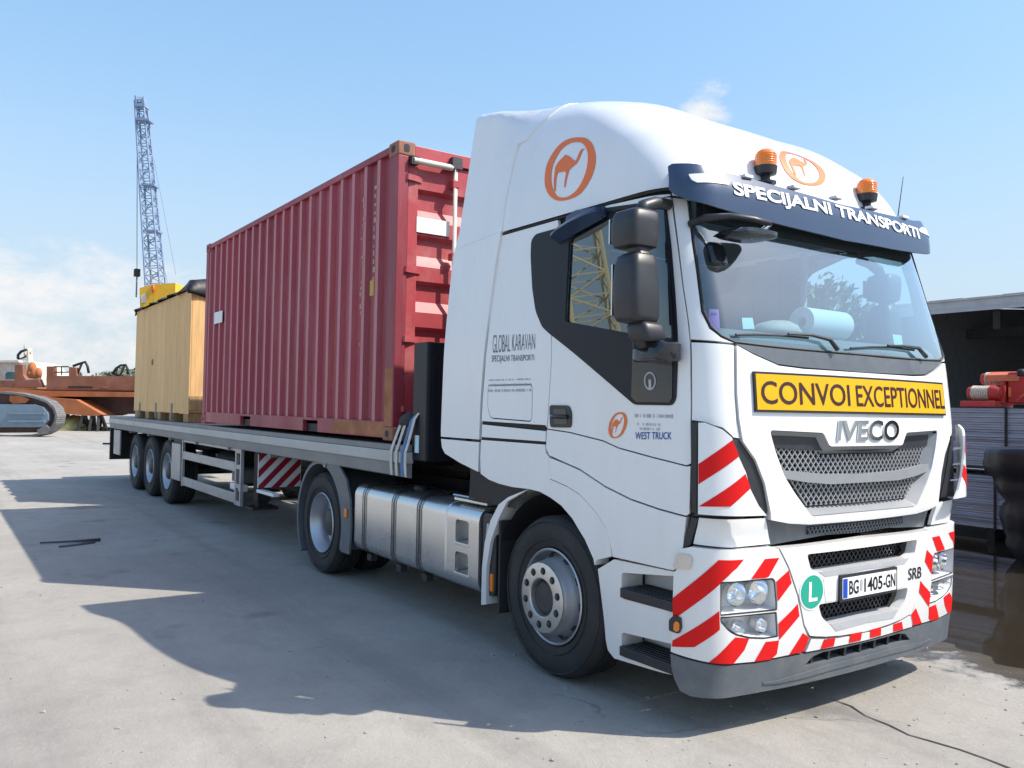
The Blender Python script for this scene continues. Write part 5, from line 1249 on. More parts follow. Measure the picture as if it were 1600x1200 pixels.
# door end
MB().box(CX1-.10, CX1-.005, -CW+.162, CW-.162, CZ+CH-.125, CZ+CH-.012).build('door_header', 'container_door', CT, bevel=.006)
MB().box(CX1-.10, CX1-.005, -CW+.162, CW-.162, CZ+.0, CZ+.12).build('door_sill', 'container_door', CT, bevel=.006)
for s_ in (-1, 1):
    f = lambda mb: (setattr(mb, 'V', [(a, b*-s_, c) for a, b, c in mb.V]), mb)[1]
    y0, y1 = -CW+.11, -.02; z0, z1 = CZ+.13, CZ+CH-.135; dx = CX1-.055
    V = []; prof = [(z0, .03), (z0+.16, .03)]
    zz = z0+.16; hh = (z1-z0-.30)/5
    for k in range(5): prof += [(zz+hh*.06, .03), (zz+hh*.30, -.018), (zz+hh*.66, -.018), (zz+hh*.74, .03)]; zz += hh
    prof += [(z1, .03)]
    ya, yb = y0+.10, y1-.07; V = []
    for z_, d in prof: V += [(dx+d-.005, ya, z_), (dx+d-.005, yb, z_)]
    dr_ = f(MB().add(V, [(2*i, 2*i+1, 2*i+3, 2*i+2) for i in range(len(prof)-1)])).build('container_door', 'container_door', CT)
    f(MB().box(dx-.03, dx+.032, y0, ya, z0, z1).box(dx-.03, dx+.032, yb, y1, z0, z1)).build('door_frame', 'container_door', dr_, bevel=.006)
    f(MB().box(dx-.02, dx+.02, y0-.012, y0-.002, z0, z1)).build('gasket', 'gasket', dr_)
    for z_ in (z0+.12, z0+.72, z0+1.32, z0+2.12):
        f(MB().prism([(dx+.03, y0-.05), (dx+.075, y0-.02), (dx+.06, y0+.05), (dx+.032, y0+.14)], 2, z_, z_+.05)).build('hinge', 'container_door', dr_)
    for y_ in (-.66, -.28):
        lb_ = f(MB().tube([(dx+.075, y_, CZ+.05), (dx+.075, y_, CZ+CH-.10)], .019, 10)).build('locking_bar', 'gasket', dr_, smooth=True)
        for z_ in (CZ+.25, CZ+.9, CZ+1.6, CZ+2.25): f(MB().box(dx+.03, dx+.10, y_-.035, y_+.035, z_, z_+.06)).build('bar_bracket', 'container_door', lb_)
        f(MB().box(dx+.03, dx+.11, y_-.05, y_+.05, CZ+CH-.16, CZ+CH-.06)).build('bar_cam', 'hub_dark', lb_)
MB().tube([(CX1+.03, -1.09, CZ+CH-.155), (CX1+.03, -.70, CZ+CH-.155)], .027, 12).build('cross_tube', 'gasket', CT, smooth=True, angle=40)
MB().box(CX1-.02, CX1+.045, -1.11, -1.04, CZ+CH-.19, CZ+CH-.12).build('tube_socket', 'hub_dark', CT)
q = Flat((CX1-.02, -1.02, 3.19), (0, 1, 0), (0, 0, 1)); panel('white_label', q, [(0, 0), (.33, 0), (.33, .135), (0, .135)], 'paper', CT, off=.002, th=.002, gap=0, res=.5)
# marks on the long side: white label, faded stencil flecks, yellow plate
a = side(334, 506, -CW)[0]; MB().box(a, a+.38, -CW+.004, -CW+.011, 2.77, 2.93).build('white_label', 'paper', CT)
mat('faded_stencil', (.42, .30, .22), .8)
r_ = random.Random(5); fl = MB()
for k in range(26):
    if r_.random() < .35: continue
    z_ = 3.55-k*.058; x_ = side(565, 340, -CW)[0]+.02*math.sin(k*.7)
    fl.box(x_, x_+.035*r_.uniform(.3, 1), -CW+.007, -CW+.0115, z_, z_+.045*r_.uniform(.5, 1))
fl.build('stencil_flecks', 'faded_stencil', CT, kind='stuff')
fl = MB(); x_ = side(584, 300, -CW)[0]
for k in range(12): fl.box(x_, x_+.05*r_.uniform(.3, 1), -CW+.007, -CW+.0115, 3.62-k*.075, 3.62-k*.075+.05*r_.uniform(.4, 1))
fl.build('stencil_flecks', 'faded_stencil', CT, kind='stuff')
x_ = side(577, 455, -CW)[0]; mat('yellow_plate', (.50, .30, .06), .6); MB().box(x_, x_+.08, -CW+.004, -CW+.011, 2.66, 2.80).build('data_plate', 'yellow_plate', CT)
# ================================================================== WOODEN CRATE with tarpaulin
KX0, KX1, KY, KZ0, KZ1 = -13.88, -9.62, 1.10, 1.35, 3.46
CR = thing('wooden_crate', 'tall pale wooden crate on the rear of the flatbed trailer', 'crate', ((KX0+KX1)/2, 0, KZ0))
MB().box(KX0+.03, KX1-.03, -KY+.03, KY-.03, KZ0+.16, KZ1-.02).build('inner_box', 'crate_wood', CR)
nb = 15; w_ = (KX1-KX0)/nb
for s_ in (-1, 1):
    for i in range(nb):
        a = KX0+i*w_; d = rng.uniform(0, .003); y_ = sorted((s_*(KY-.03+.001), s_*(KY-.008+d)))
        MB().box(a+.0012, a+w_-.0012, y_[0], y_[1], KZ0+.13+rng.uniform(0, .015), KZ1).build('plank', 'crate_wood', CR, bevel=.003, segs=1)
for x_, sg_ in ((KX1, 1), (KX0, -1)):
    nn = 8; ww = (2*KY-.06)/nn
    for i in range(nn):
        a = -KY+.03+i*ww; xx = sorted((x_-sg_*.03, x_-sg_*.004)); MB().box(xx[0], xx[1], a+.003, a+ww-.003, KZ0+.42, KZ1).build('plank', 'crate_wood', CR, bevel=.003, segs=1)
    xx = sorted((x_-sg_*.03, x_+sg_*.02)); MB().box(xx[0], xx[1], -KY+.02, KY-.02, KZ0+.20, KZ0+.42).build('end_board', 'skid_wood', CR, bevel=.004)
for x_ in np.linspace(KX0+.05, KX1-.35, 5): MB().box(x_, x_+.30, -KY+.02, KY-.02, KZ0, KZ0+.15).build('skid', 'skid_wood', CR, bevel=.004)
for x_ in (-13.3, -11.9, -10.7): MB().box(x_, x_+.05, -KY-.012, -KY+.02, KZ0+.02, KZ0+.30).build('bracket', 'rail_grey', CR)
MB().box(-12.35, -12.25, -KY-.004, -KY+.0, 2.35, 2.45).build('lifting_mark', 'black_ink', CR)
# tarpaulin draped over the crate top
nx, ny = 60, 34; V = []; F = []; ov = .22
def tarp(i, j):
    u = (i/(nx-1))*2-1; v = (j/(ny-1))*2-1; hx = (KX1-KX0)/2; hy = KY; cxk = (KX0+KX1)/2
    a = u*(hx+ov); b = max(-hy-.07, min(hy+.07, v*(hy+ov))); x = np.clip(a, -hx-.03, hx+.03); y = np.clip(b, -hy-.03, hy+.03); over = max(0, abs(a)-hx-.03)+max(0, abs(b)-hy-.03)
    nse = .6*.03*math.sin(a*2.3+1)*math.sin(b*3.1)+.02*math.sin(a*7+b*5)+.012*math.sin(a*13-b*11)
    z = KZ1+.035+nse*.7+.13*max(0, 1-abs(a-hx*.93)/.55)*(1+.35*math.sin(b*6))
    if over: z = KZ1+.03+nse*.3-over*(.75+.35*math.sin((a+b)*4.3)); s = .015+.03*math.sin((a if abs(b) > hy else b)*9); x += np.sign(a)*s*(abs(a) > hx); y += np.sign(b)*s*(abs(b) > hy)
    return (cxk+x, y, z)
for i in range(nx):
    for j in range(ny): V.append(tarp(i, j))
F = [(i*ny+j, (i+1)*ny+j, (i+1)*ny+j+1, i*ny+j+1) for i in range(nx-1) for j in range(ny-1)]
tp = mk('tarpaulin', V, F, 'tarp', None, smooth=True, label='crumpled black tarpaulin covering the top of the wooden crate', cat='tarpaulin')
sd_ = tp.modifiers.new('thickness', 'SOLIDIFY'); sd_.thickness = .012; sd_.offset = 1
# ================================================================== GROUND, WATER
def basin(x, y):
    """below 0 outside the puddle, rising inwards"""
    d = min(y-2.0+.10*math.sin(x*2.1), (x+3.2)*1.2, 7.0-x)
    return min(d, (y-2.1)+max(0, x-.2)*.8)
def gz(x, y):
    d = basin(x, y)
    if d < -1.25: return 0.0
    n = .020*math.sin(x*3.1+1.3)*math.sin(y*2.7+.4)+.012*math.sin(x*7.3+y*4.1)+.007*math.sin(x*15.1-y*12.7)+.004*math.sin(x*31+y*27)
    k = max(0, min(1, (d+1.25)/2.2)); k = k*k*(3-2*k)
    return -.070*k+n*.5*min(1, k*2.2)
xs = sorted(set(np.round(np.concatenate([np.arange(-4, 5.01, .07), -4-np.geomspace(.1, 900, 26), 5+np.geomspace(.1, 900, 22)]), 4)))
ys = sorted(set(np.round(np.concatenate([np.arange(.4, 9.01, .07), .4-np.geomspace(.1, 900, 24), 9+np.geomspace(.1, 900, 24)]), 4)))
V = [(x, y, gz(x, y)) for x in xs for y in ys]; n = len(ys)
F = [(i*n+j, (i+1)*n+j, (i+1)*n+j+1, i*n+j+1) for i in range(len(xs)-1) for j in range(n-1)]
gm = bpy.data.materials.new('yard'); gm.use_nodes = True; nt = gm.node_tree; b = nt.nodes['Principled BSDF']; L = nt.links.new
g = nt.nodes.new('ShaderNodeNewGeometry')
def gn(sc, det=6, rg=.6, dist=0, vec=None):
    q = nt.nodes.new('ShaderNodeTexNoise'); q.inputs['Scale'].default_value = sc; q.inputs['Detail'].default_value = det; q.inputs['Roughness'].default_value = rg; q.inputs['Distortion'].default_value = dist; L(vec or g.outputs['Position'], q.inputs['Vector']); return q.outputs['Fac']
def gr_(fac, a, b_, lo=0., hi=1.):
    q = nt.nodes.new('ShaderNodeMapRange'); L(fac, q.inputs[0]); q.inputs['From Min'].default_value = a; q.inputs['From Max'].default_value = b_; q.inputs['To Min'].default_value = lo; q.inputs['To Max'].default_value = hi; return q.outputs[0]
def gmix(f_, a, b_):
    q = nt.nodes.new('ShaderNodeMix'); q.data_type = 'RGBA'
    for s, v in ((0, f_), (6, a), (7, b_)):
        if isinstance(v, tuple): q.inputs[s].default_value = (*v, 1)
        elif isinstance(v, (int, float)): q.inputs[s].default_value = v
        else: L(v, q.inputs[s])
    return q.outputs[2]
c = gmix(gr_(gn(.35, 8, .65, .5), .35, .68), (.305, .284, .248), (.385, .361, .318))
c = gmix(gr_(gn(2.6, 9, .7, .3), .46, .75, 0, .55), c, (.22, .205, .185))
c = gmix(gr_(gn(14, 8, .75), .55, .75, 0, .55), c, (.45, .43, .40))
c = gmix(gr_(gn(90, 5, .8), .54, .70, 0, .55), c, (.16, .15, .135))
c = gmix(gr_(gn(150, 4, .7), .58, .70, 0, .55), c, (.58, .55, .50))
# oil spots and dark tyre rubbing along the lorry's lane
c = gmix(gr_(gn(1.1, 3, .5), .64, .72, 0, .55), c, (.12, .112, .105))
tv = nt.nodes.new('ShaderNodeMapping'); tv.inputs['Scale'].default_value = (.06, 1.9, 1); tv.inputs['Rotation'].default_value = (0, 0, .12); L(g.outputs['Position'], tv.inputs[0])
c = gmix(gr_(gn(1.0, 5, .6, 0, tv.outputs[0]), .52, .70, 0, .38), c, (.17, .162, .15))
c = gmix(gr_(gn(38, 5, .8), .60, .70, 0, .45), c, (.20, .19, .175))
# hairline cracks
vo = nt.nodes.new('ShaderNodeTexVoronoi'); vo.feature = 'DISTANCE_TO_EDGE'; vo.inputs['Scale'].default_value = .42
wv = nt.nodes.new('ShaderNodeVectorMath'); wv.operation = 'MULTIPLY_ADD'; n3 = nt.nodes.new('ShaderNodeTexNoise'); n3.inputs['Scale'].default_value = 1.6; n3.inputs['Detail'].default_value = 6; L(g.outputs['Position'], n3.inputs['Vector'])
L(n3.outputs['Color'], wv.inputs[0]); wv.inputs[1].default_value = (.9, .9, 0); L(g.outputs['Position'], wv.inputs[2]); L(wv.outputs[0], vo.inputs['Vector'])
ck = nt.nodes.new('ShaderNodeMath'); ck.operation = 'MULTIPLY'; L(gr_(vo.outputs['Distance'], .0, .005, .7, 0), ck.inputs[0]); L(gr_(gn(.5, 2), .54, .66), ck.inputs[1])
c = gmix(ck.outputs[0], c, (.07, .06, .05))
# damp soil around the water line (soaked ground is darker and smoother)
sx = nt.nodes.new('ShaderNodeSeparateXYZ'); L(g.outputs['Position'], sx.inputs[0])
wn_ = nt.nodes.new('ShaderNodeMath'); wn_.operation = 'MULTIPLY_ADD'; L(gn(5, 8, .72), wn_.inputs[0]); wn_.inputs[1].default_value = .040; L(sx.outputs['Z'], wn_.inputs[2])
wet = gr_(wn_.outputs[0], .015, .007, 0, 1)
c = gmix(wet, c, (.10, .088, .070))
L(c, b.inputs['Base Color']); L(gr_(wet, 0, 1, .88, .10), b.inputs['Roughness'])
hb_ = nt.nodes.new('ShaderNodeMath'); hb_.operation = 'ADD'; L(gn(34, 8, .8), hb_.inputs[0]); m_ = nt.nodes.new('ShaderNodeMath'); m_.operation = 'MULTIPLY'; L(gn(2.2, 5), m_.inputs[0]); m_.inputs[1].default_value = 2.5; L(m_.outputs[0], hb_.inputs[1])
bpn = nt.nodes.new('ShaderNodeBump'); bpn.inputs['Strength'].default_value = .55; bpn.inputs['Distance'].default_value = .018; L(gr_(wet, 0, 1, .55, .05), bpn.inputs['Strength']); L(hb_.outputs[0], bpn.inputs['Height']); L(bpn.outputs[0], b.inputs['Normal'])
mk('ground', V, F, gm, None, smooth=True, kind='structure')
# water of the puddle
wm = bpy.data.materials.new('puddle_water'); wm.use_nodes = True; nt = wm.node_tree; b = nt.nodes['Principled BSDF']; L = nt.links.new
b.inputs['Base Color'].default_value = (.030, .024, .016, 1); b.inputs['Roughness'].default_value = .03; b.inputs['Specular IOR Level'].default_value = .55
g2 = nt.nodes.new('ShaderNodeNewGeometry'); q = nt.nodes.new('ShaderNodeTexNoise'); q.inputs['Scale'].default_value = 3.5; q.inputs['Detail'].default_value = 4; L(g2.outputs['Position'], q.inputs['Vector'])
bp2 = nt.nodes.new('ShaderNodeBump'); bp2.inputs['Strength'].default_value = .06; bp2.inputs['Distance'].default_value = .01; L(q.outputs['Fac'], bp2.inputs['Height']); L(bp2.outputs[0], b.inputs['Normal'])
mk('puddle_water', [(-4, .3, -.027), (8, .3, -.027), (8, 14, -.027), (-4, 14, -.027)], [(0, 1, 2, 3)], wm, None, kind='structure')
# open crack in the yard slab, grit and pebbles
ckp = [grd(*p) for p in [(1296, 1092), (1330, 1104), (1352, 1119), (1390, 1134), (1420, 1149), (1452, 1158), (1500, 1172), (1545, 1188), (1590, 1206)]]; V = []
for i, p in enumerate(ckp):
    d = np.array(ckp[min(i+1, len(ckp)-1)])-np.array(ckp[max(i-1, 0)]); d /= np.linalg.norm(d); nn = np.array((-d[1], d[0], 0)); h_ = .002+.006*abs(math.sin(i*1.7)); V += [p+nn*h_+(0, 0, .004), p-nn*h_+(0, 0, .004)]
mat('crack_dark', (.045, .04, .035), .95); ck_o = mk('ground_crack', V, [(2*i, 2*i+1, 2*i+3, 2*i+2) for i in range(len(ckp)-1)], 'crack_dark', None, kind='structure')
def rock():
    bm = bmesh.new(); bmesh.ops.create_icosphere(bm, subdivisions=1, radius=1); 
    for v in bm.verts: v.co *= random.uniform(.7, 1.2)
    V = np.array([v.co[:] for v in bm.verts]); F = [[v.index for v in f.verts] for f in bm.faces]; bm.free(); return V, F
rocks = [rock() for _ in range(6)]
mat('pebble', (.30, .28, .25), .9, var=.35, vscale=25)
mb = MB(); r_ = random.Random(11)
for k in range(1500):
    x, y = r_.uniform(-7, 3.4), r_.uniform(-4.6, 4.0)
    if k < 700: x, y = r_.uniform(-1.0, 2.6), r_.uniform(-3.8, 1.6)
    if basin(x, y) > 0: continue
    V, F = rocks[k % 6]; s = min(.016, .0022/(r_.random()+.12)); V = V*np.array((s, s*r_.uniform(.6, 1.2), s*.6)); mb.add(V+np.array((x, y, gz(x, y)+s*.2)), F)
mb.build('pebbles', 'pebble', None, kind='stuff', label='scattered grit and small pebbles on the concrete yard', cat='pebbles')
# rods lying in the shade on the left
mat('rod_dark', (.05, .055, .07), .5)
a, b_ = grd(62, 851), grd(157, 846); 
MB().tube([a+(0, 0, .02), (a+b_)/2+(0, 0, .02), b_+(0, 0, .022)], [.010, .012, .020], 8).build('loose_rod', 'rod_dark', None, smooth=True, label='dark rod lying in the shade beside the trailer, the longer of two', cat='rod', group='rods lying in the shade')
a, b_ = grd(92, 856), grd(148, 849); MB().tube([a+(0, 0, .014), b_+(0, 0, .014)], .012, 8).build('loose_rod', 'grey_plastic', None, smooth=True, label='short grey rod lying along the longer dark rod', cat='rod', group='rods lying in the shade')
# ================================================================== RIGHT SIDE: sheet bundles, red machine part, black bundle, shed
objmat('sheet_grey', [(.30, .31, .36), (.36, .37, .42), (.42, .43, .48), (.33, .34, .39)], .7, (1, 1, 8), 4, .08, .2)
SY = 7.5
def bundle(x0, x1, z0, z1, nsh, label, strapx):
    th_ = thing('sheet_bundle', label, 'sheet stack', ((x0+x1)/2, SY+.75, z0), 'grey sheet bundles by the puddle')
    hs = (z1-z0)/nsh; base = None
    for k in range(nsh):
        dx, dy = rng.uniform(-.03, .03), rng.uniform(-.018, .018); t0 = z0+k*hs
        if base is None:
            base = MB().box(x0, x1, SY, SY+1.5, t0, t0+hs-.004).build('sheet', 'sheet_grey', th_)
            base.rotation_euler.z = 0
        else:
            o = base.copy(); COL.objects.link(o); o.location = base.location+Vector((dx, dy, k*hs)); o.rotation_euler.z = rng.uniform(-.006, .006); o.rotation_euler.y = rng.uniform(-.002, .002)
    for sx_ in strapx:
        MB().box(sx_-.018, sx_+.018, SY-.03, SY-.024, z0-.02, z1+.012).box(sx_-.018, sx_+.018, SY-.024, SY+1.53, z1+.006, z1+.012).build('steel_band', 'frame_black', th_)
    return th_
bundle(-5.2, -.98, .16, .87, 22, 'lower bundle of grey sheets standing over the puddle', (-1.46, -4.4))
bundle(-5.2, -1.02+.0, 1.0, 1.80, 24, 'upper bundle of grey sheets under the red machine part', (-1.32, -4.2))
bundle(-.90, 3.3, .16, .87, 22, 'lower bundle of grey sheets behind the black wrapped load', (.2, 2.6))
bundle(-.94, 3.3, 1.0, 1.80, 24, 'upper bundle of grey sheets at the right edge, above the black wrapped load', (.3, 2.6))
for x_ in (-4.6, -3.0, -1.6, -.5, 1.0, 2.6):
    MB().box(x_, x_+.1, SY+.05, SY+1.45, .872, .998).build('bearer', 'frame_black', None, label='dark bearer between the two layers of grey sheets', cat='bearer', group='dark bearers in the sheet stacks')
    MB().box(x_, x_+.1, SY+.05, SY+1.45, -.07, .158).build('bearer', 'frame_black', None, label='dark bearer under the lower layer of grey sheets', cat='bearer', group='dark bearers under the sheet stacks')
mat('machine_red', (.50, .035, .025), .5, var=.15, vscale=7, dirt=.3, dirtcol=(.2, .08, .05)); mat('machine_orange', (.62, .14, .05), .55, var=.15, vscale=6); mat('coil_cream', (.58, .50, .40), .6, var=.1)
def P7(px, py, y=SY+.35): return onplane(px, py, 1, y)
RM = thing('machine_part', 'red machine part with ribbed cream rollers lying on the grey sheets', 'machine part', tuple(P7(1560, 636)))
zt = 1.81
a = P7(1508, 630); b_ = P7(1562, 630)
MB().box(a[0], b_[0], SY+.2, SY+.75, zt, zt+.09).build('base_plate', 'machine_red', RM, bevel=.015)
def coil(px0, px1, pyc, r, y, nm):
    p, q = onplane(px0, pyc, 1, y), onplane(px1, pyc, 1, y); prof = []; L_ = q[0]-p[0]; n = 8
    for k in range(n): prof += [(r, L_*(k+.1)/n), (r, L_*(k+.6)/n), (r*.88, L_*(k+.68)/n), (r*.88, L_*(k+.98)/n)]
    MB().lathe([(0, 0)]+prof+[(r, L_), (0, L_)], (p[0], y, p[2]), 'x', 24).build(nm, 'coil_cream', RM, smooth=True, angle=30)
    MB().lathe([(0, -.06), (r*.8, -.06), (r*.9, -.02), (r*.9, 0), (0, 0)], (p[0], y, p[2]), 'x', 20).build('end_flange', 'machine_red', RM, smooth=True, angle=30)
    MB().lathe([(0, 0), (r*1.05, 0), (r*1.05, .05), (r*.8, .13), (r*.3, .16), (0, .16)], (q[0], y, q[2]), 'x', 20).build('end_flange', 'machine_red', RM, smooth=True, angle=30)
coil(1521, 1549, 614, .105, SY+.38, 'roller'); coil(1542, 1572, 592, .095, SY+.60, 'roller')
p = P7(1536, 586); q = P7(1588, 583)
MB().prism([(SY+.42, 2.18), (SY+.45, 2.27), (SY+.58, 2.32), (SY+.72, 2.28), (SY+.76, 2.18), (SY+.72, 2.19), (SY+.58, 2.25), (SY+.46, 2.19)], 0, p[0], q[0]).build('guard_cover', 'machine_orange', RM)
MB().box(P7(1568, 600)[0], P7(1640, 600)[0], SY+.45, SY+.72, zt+.05, zt+.50).build('gear_case', 'machine_red', RM, bevel=.03)
MB().box(P7(1560, 600)[0], P7(1566, 600)[0], SY+.4, SY+.75, zt+.05, zt+.36).build('side_cheek', 'machine_red', RM, bevel=.01)
for k in range(7):
    a = P7(1570+k*8, 632-r_.uniform(2, 14), SY+.3); b_ = a+np.array((r_.uniform(-.05, .18), r_.uniform(-.1, .1), r_.uniform(.04, .22)))
    MB().bar(a, b_, .03, .012).build('scrap_strip', 'machine_orange' if k % 2 else 'machine_red', RM)
MB().lathe([(0, 0), (.05, 0), (.06, .06), (.04, .1), (0, .1)], tuple(P7(1596, 588)), 'z', 14).build('rubber_boot', 'rubber', RM, smooth=True)
# black wrapped load
mat('wrap_black', (.012, .013, .016), .38, bump=.35, bscale=14, var=.2)
bx, by = -.20, 6.46; V = []; F = []; n = 40
lev = [(-.03, .50), (.05, .55), (.16, .60), (.24, .58), (.34, .63), (.48, .66), (.58, .66), (.66, .62), (.76, .70), (.88, .72), (.94, .72), (1.0, .80), (1.12, .84), (1.24, .85), (1.29, .82), (1.31, .6), (1.32, .0)]
for z_, rr in lev:
    for k in range(n):
        t = 2*math.pi*k/n; r2 = rr*(1+.035*math.sin(5*t+z_*9)+.02*math.sin(11*t-z_*6)); ct, st = math.cos(t), math.sin(t)
        V.append((bx+r2*math.copysign(abs(ct)**.7, ct), by+.55*r2*math.copysign(abs(st)**.7, st), z_+.015*math.sin(3*t)*(z_ > 1)))
for i in range(len(lev)-1):
    for k in range(n): F.append((i*n+k, i*n+(k+1) % n, (i+1)*n+(k+1) % n, (i+1)*n+k))
MB().add(V, F).build('wrapped_load', 'wrap_black', None, smooth=True, label='black wrapped load standing in the puddle at the right edge', cat='wrapped load')
# shed
SHY = 20.0; SHX0, SHX1 = -10.3, 14.0; SHZ = 4.87
mat('fascia', (.42, .43, .44), .6, var=.12, vscale=2, dirt=.3, dirtcol=(.25, .22, .2)); mat('shed_dark', (.045, .045, .05), .85, var=.2); mat('shed_sheet', (.16, .165, .17), .7, var=.15)
SH = thing('open_shed', 'long open-fronted dark shed with pale roof edge behind the grey sheets', 'shed', (0, SHY+6, 0))
MB().box(SHX0, SHX1, SHY-.1, SHY-.02, SHZ-.10, SHZ+.14).build('fascia', 'fascia', SH)
MB().box(SHX0, SHX1, SHY-.14, SHY-.11, SHZ-.19, SHZ-.10).build('gutter', 'fascia', SH)
for k, x_ in enumerate(np.arange(SHX0, SHX1-.5, 1.05)): MB().prism([(SHY-.15, SHZ+.14), (SHY+14, SHZ+1.2), (SHY+14, SHZ+1.26), (SHY-.15, SHZ+.20+.012*(k % 2))], 0, x_, x_+1.03).build('roof_sheet', 'fascia', SH)
MB().box(SHX0, SHX1, SHY+13.9, SHY+14, 0, SHZ+1.2).build('back_wall', 'shed_dark', SH)
for x_ in (SHX0, SHX1): MB().prism([(SHY, 0), (SHY+14, 0), (SHY+14, SHZ+1.18), (SHY, SHZ+.12)], 0, x_-.05, x_+.05).build('end_wall', 'shed_sheet', SH)
for x_ in np.arange(SHX0+5, SHX1, 6): MB().box(x_-.12, x_+.12, SHY, SHY+.25, 0, SHZ-.1).build('post', 'shed_dark', SH)
for y_ in (SHY+4, SHY+9): MB().box(SHX0, SHX1, y_, y_+.2, SHZ-.6, SHZ-.3).build('roof_beam', 'shed_dark', SH)
MB().box(SHX0+1, SHX1, SHY+12.5, SHY+13.5, 1.8, 2.3).build('crane_rail', 'shed_sheet', SH)
MB().box(-7.95, -7.75, SHY+1, SHY+1.2, SHZ-.62, SHZ-.1).build('hanging_duct', 'shed_dark', SH)
# ================================================================== TREES
mat('bark', (.09, .07, .05), .9, var=.2)
def leafmat(name, cols):
    m = bpy.data.materials.new(name); m.use_nodes = True; nt = m.node_tree; b = nt.nodes['Principled BSDF']; L = nt.links.new
    g = nt.nodes.new('ShaderNodeNewGeometry'); rp = nt.nodes.new('ShaderNodeValToRGB'); L(g.outputs['Random Per Island'], rp.inputs[0])
    rp.color_ramp.elements[0].color = (*cols[0], 1); rp.color_ramp.elements[1].color = (*cols[1], 1); L(rp.outputs[0], b.inputs['Base Color']); b.inputs['Roughness'].default_value = .7; MATS[name] = m
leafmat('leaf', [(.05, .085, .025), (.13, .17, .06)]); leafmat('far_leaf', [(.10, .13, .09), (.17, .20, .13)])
def tree(pos, h, rad, label, seed, n=2600, ls=.16, lm='leaf', group=None):
    r_ = random.Random(seed); t = thing('tree', label, 'tree', tuple(pos), group); x, y, z = pos
    mb = MB().tube([(x, y, z-.1), (x+.05, y, z+h*.3), (x-.05, y+.1, z+h*.6), (x, y, z+h*.85)], [.14*h/6, .11*h/6, .07*h/6, .02], 8)
    bl = []
    for k in range(9):
        a = r_.uniform(0, 6.28); e = (x+math.cos(a)*rad*r_.uniform(.4, .8), y+math.sin(a)*rad*r_.uniform(.4, .8), z+h*r_.uniform(.35, .92)); mb.tube([(x, y, z+h*r_.uniform(.18, .5)), e], [.05*h/6, .015], 5); bl.append((e, rad*r_.uniform(.28, .5)))
    for k in range(8): bl.append(((x+r_.gauss(0, rad*.4), y+r_.gauss(0, rad*.4), z+h*r_.uniform(.3, .95)), rad*r_.uniform(.25, .42)))
    mb.build('trunk', 'bark', t, smooth=True)
    lv = MB()
    for k in range(n):
        (cx_, cy_, cz_), rr = bl[k % len(bl)]; d = Vector((r_.gauss(0, 1), r_.gauss(0, 1), r_.gauss(0, .8))).normalized()*rr*r_.uniform(.55, 1.05); c = Vector((cx_, cy_, cz_))+d
        a = Vector((r_.gauss(0, 1), r_.gauss(0, 1), r_.gauss(0, 1))).normalized(); u_ = a.orthogonal().normalized(); w_ = a.cross(u_); s = ls*r_.uniform(.6, 1.3)
        lv.add([c-u_*s, c+w_*s*.5, c+u_*s, c-w_*s*.5], [(0, 1, 2, 3)])
    mk('crown', lv.V, lv.F, lm, t)
    return t
p = atd(1322, 500, 30); tree((p[0], p[1], 0), 6.6, 2.1, 'leafy green tree seen through the cab windows, beyond the truck', 3, 3200)
p = atd(1395, 500, 31); tree((p[0], p[1], 0), 5.4, 1.7, 'lower leafy tree seen through the far cab window, beside the taller one', 8, 2400)
for i in range(16):
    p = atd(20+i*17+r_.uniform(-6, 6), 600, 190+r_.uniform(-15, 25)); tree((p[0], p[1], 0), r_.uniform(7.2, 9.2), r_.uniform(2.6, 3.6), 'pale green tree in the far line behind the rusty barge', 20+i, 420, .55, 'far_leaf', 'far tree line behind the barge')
# ================================================================== LEFT SIDE: undercarriage, barge, tug, trestles, crane
mat('rust', (.25, .095, .055), .85, var=.22, vscale=.9, dirt=.55, dscale=1.3, dirtcol=(.33, .19, .15)); mat('rust_orange', (.40, .13, .045), .85, var=.25, vscale=1.2, dirt=.4, dirtcol=(.24, .09, .05), dscale=2)
mat('rust_dark', (.085, .05, .045), .9, var=.3, vscale=1.5); mat('blue_grey_paint', (.17, .24, .30), .55, var=.12, vscale=2, dirt=.3, dirtcol=(.2, .14, .1)); mat('track_steel', (.17, .165, .16), .7, var=.3, vscale=5)
mat('tug_white', (.60, .57, .50), .7, var=.1, dirt=.6, dirtcol=(.42, .20, .08), dscale=1.4); mat('tug_glass', (.05, .12, .13), .1); mat('heap_straw', (.42, .40, .16), .95, var=.3, vscale=3)
H0 = np.array((_r0[0], _r0[1], 0)); D0 = np.array((FW[0], FW[1], 0)); D0 /= np.linalg.norm(D0)
class Bg:
    """outlines seen square-on at a given distance, given real thickness away from the viewer"""
    def __init__(s, depth): s.d = depth
    def pt(s, px, py, back=0.0): return atd(px, py, s.d+back)
    def slab(s, name, pts, thick, m, parent, front=0.0, zmin=None, **k):
        P = [s.pt(*p, front) for p in pts]
        if zmin is not None: P = [np.array((q[0], q[1], max(q[2], zmin))) for q in P]
        n = len(P); V = P+[q+D0*thick for q in P]; F = [tuple(range(n)), tuple(range(n, 2*n))[::-1]]+[(i, n+i, n+(i+1) % n, (i+1) % n) for i in range(n)]
        return MB().add(V, F).build(name, m, parent, **k)
z7 = lambda pts: [(x/7.27, 530+y/7.27) for x, y in pts]
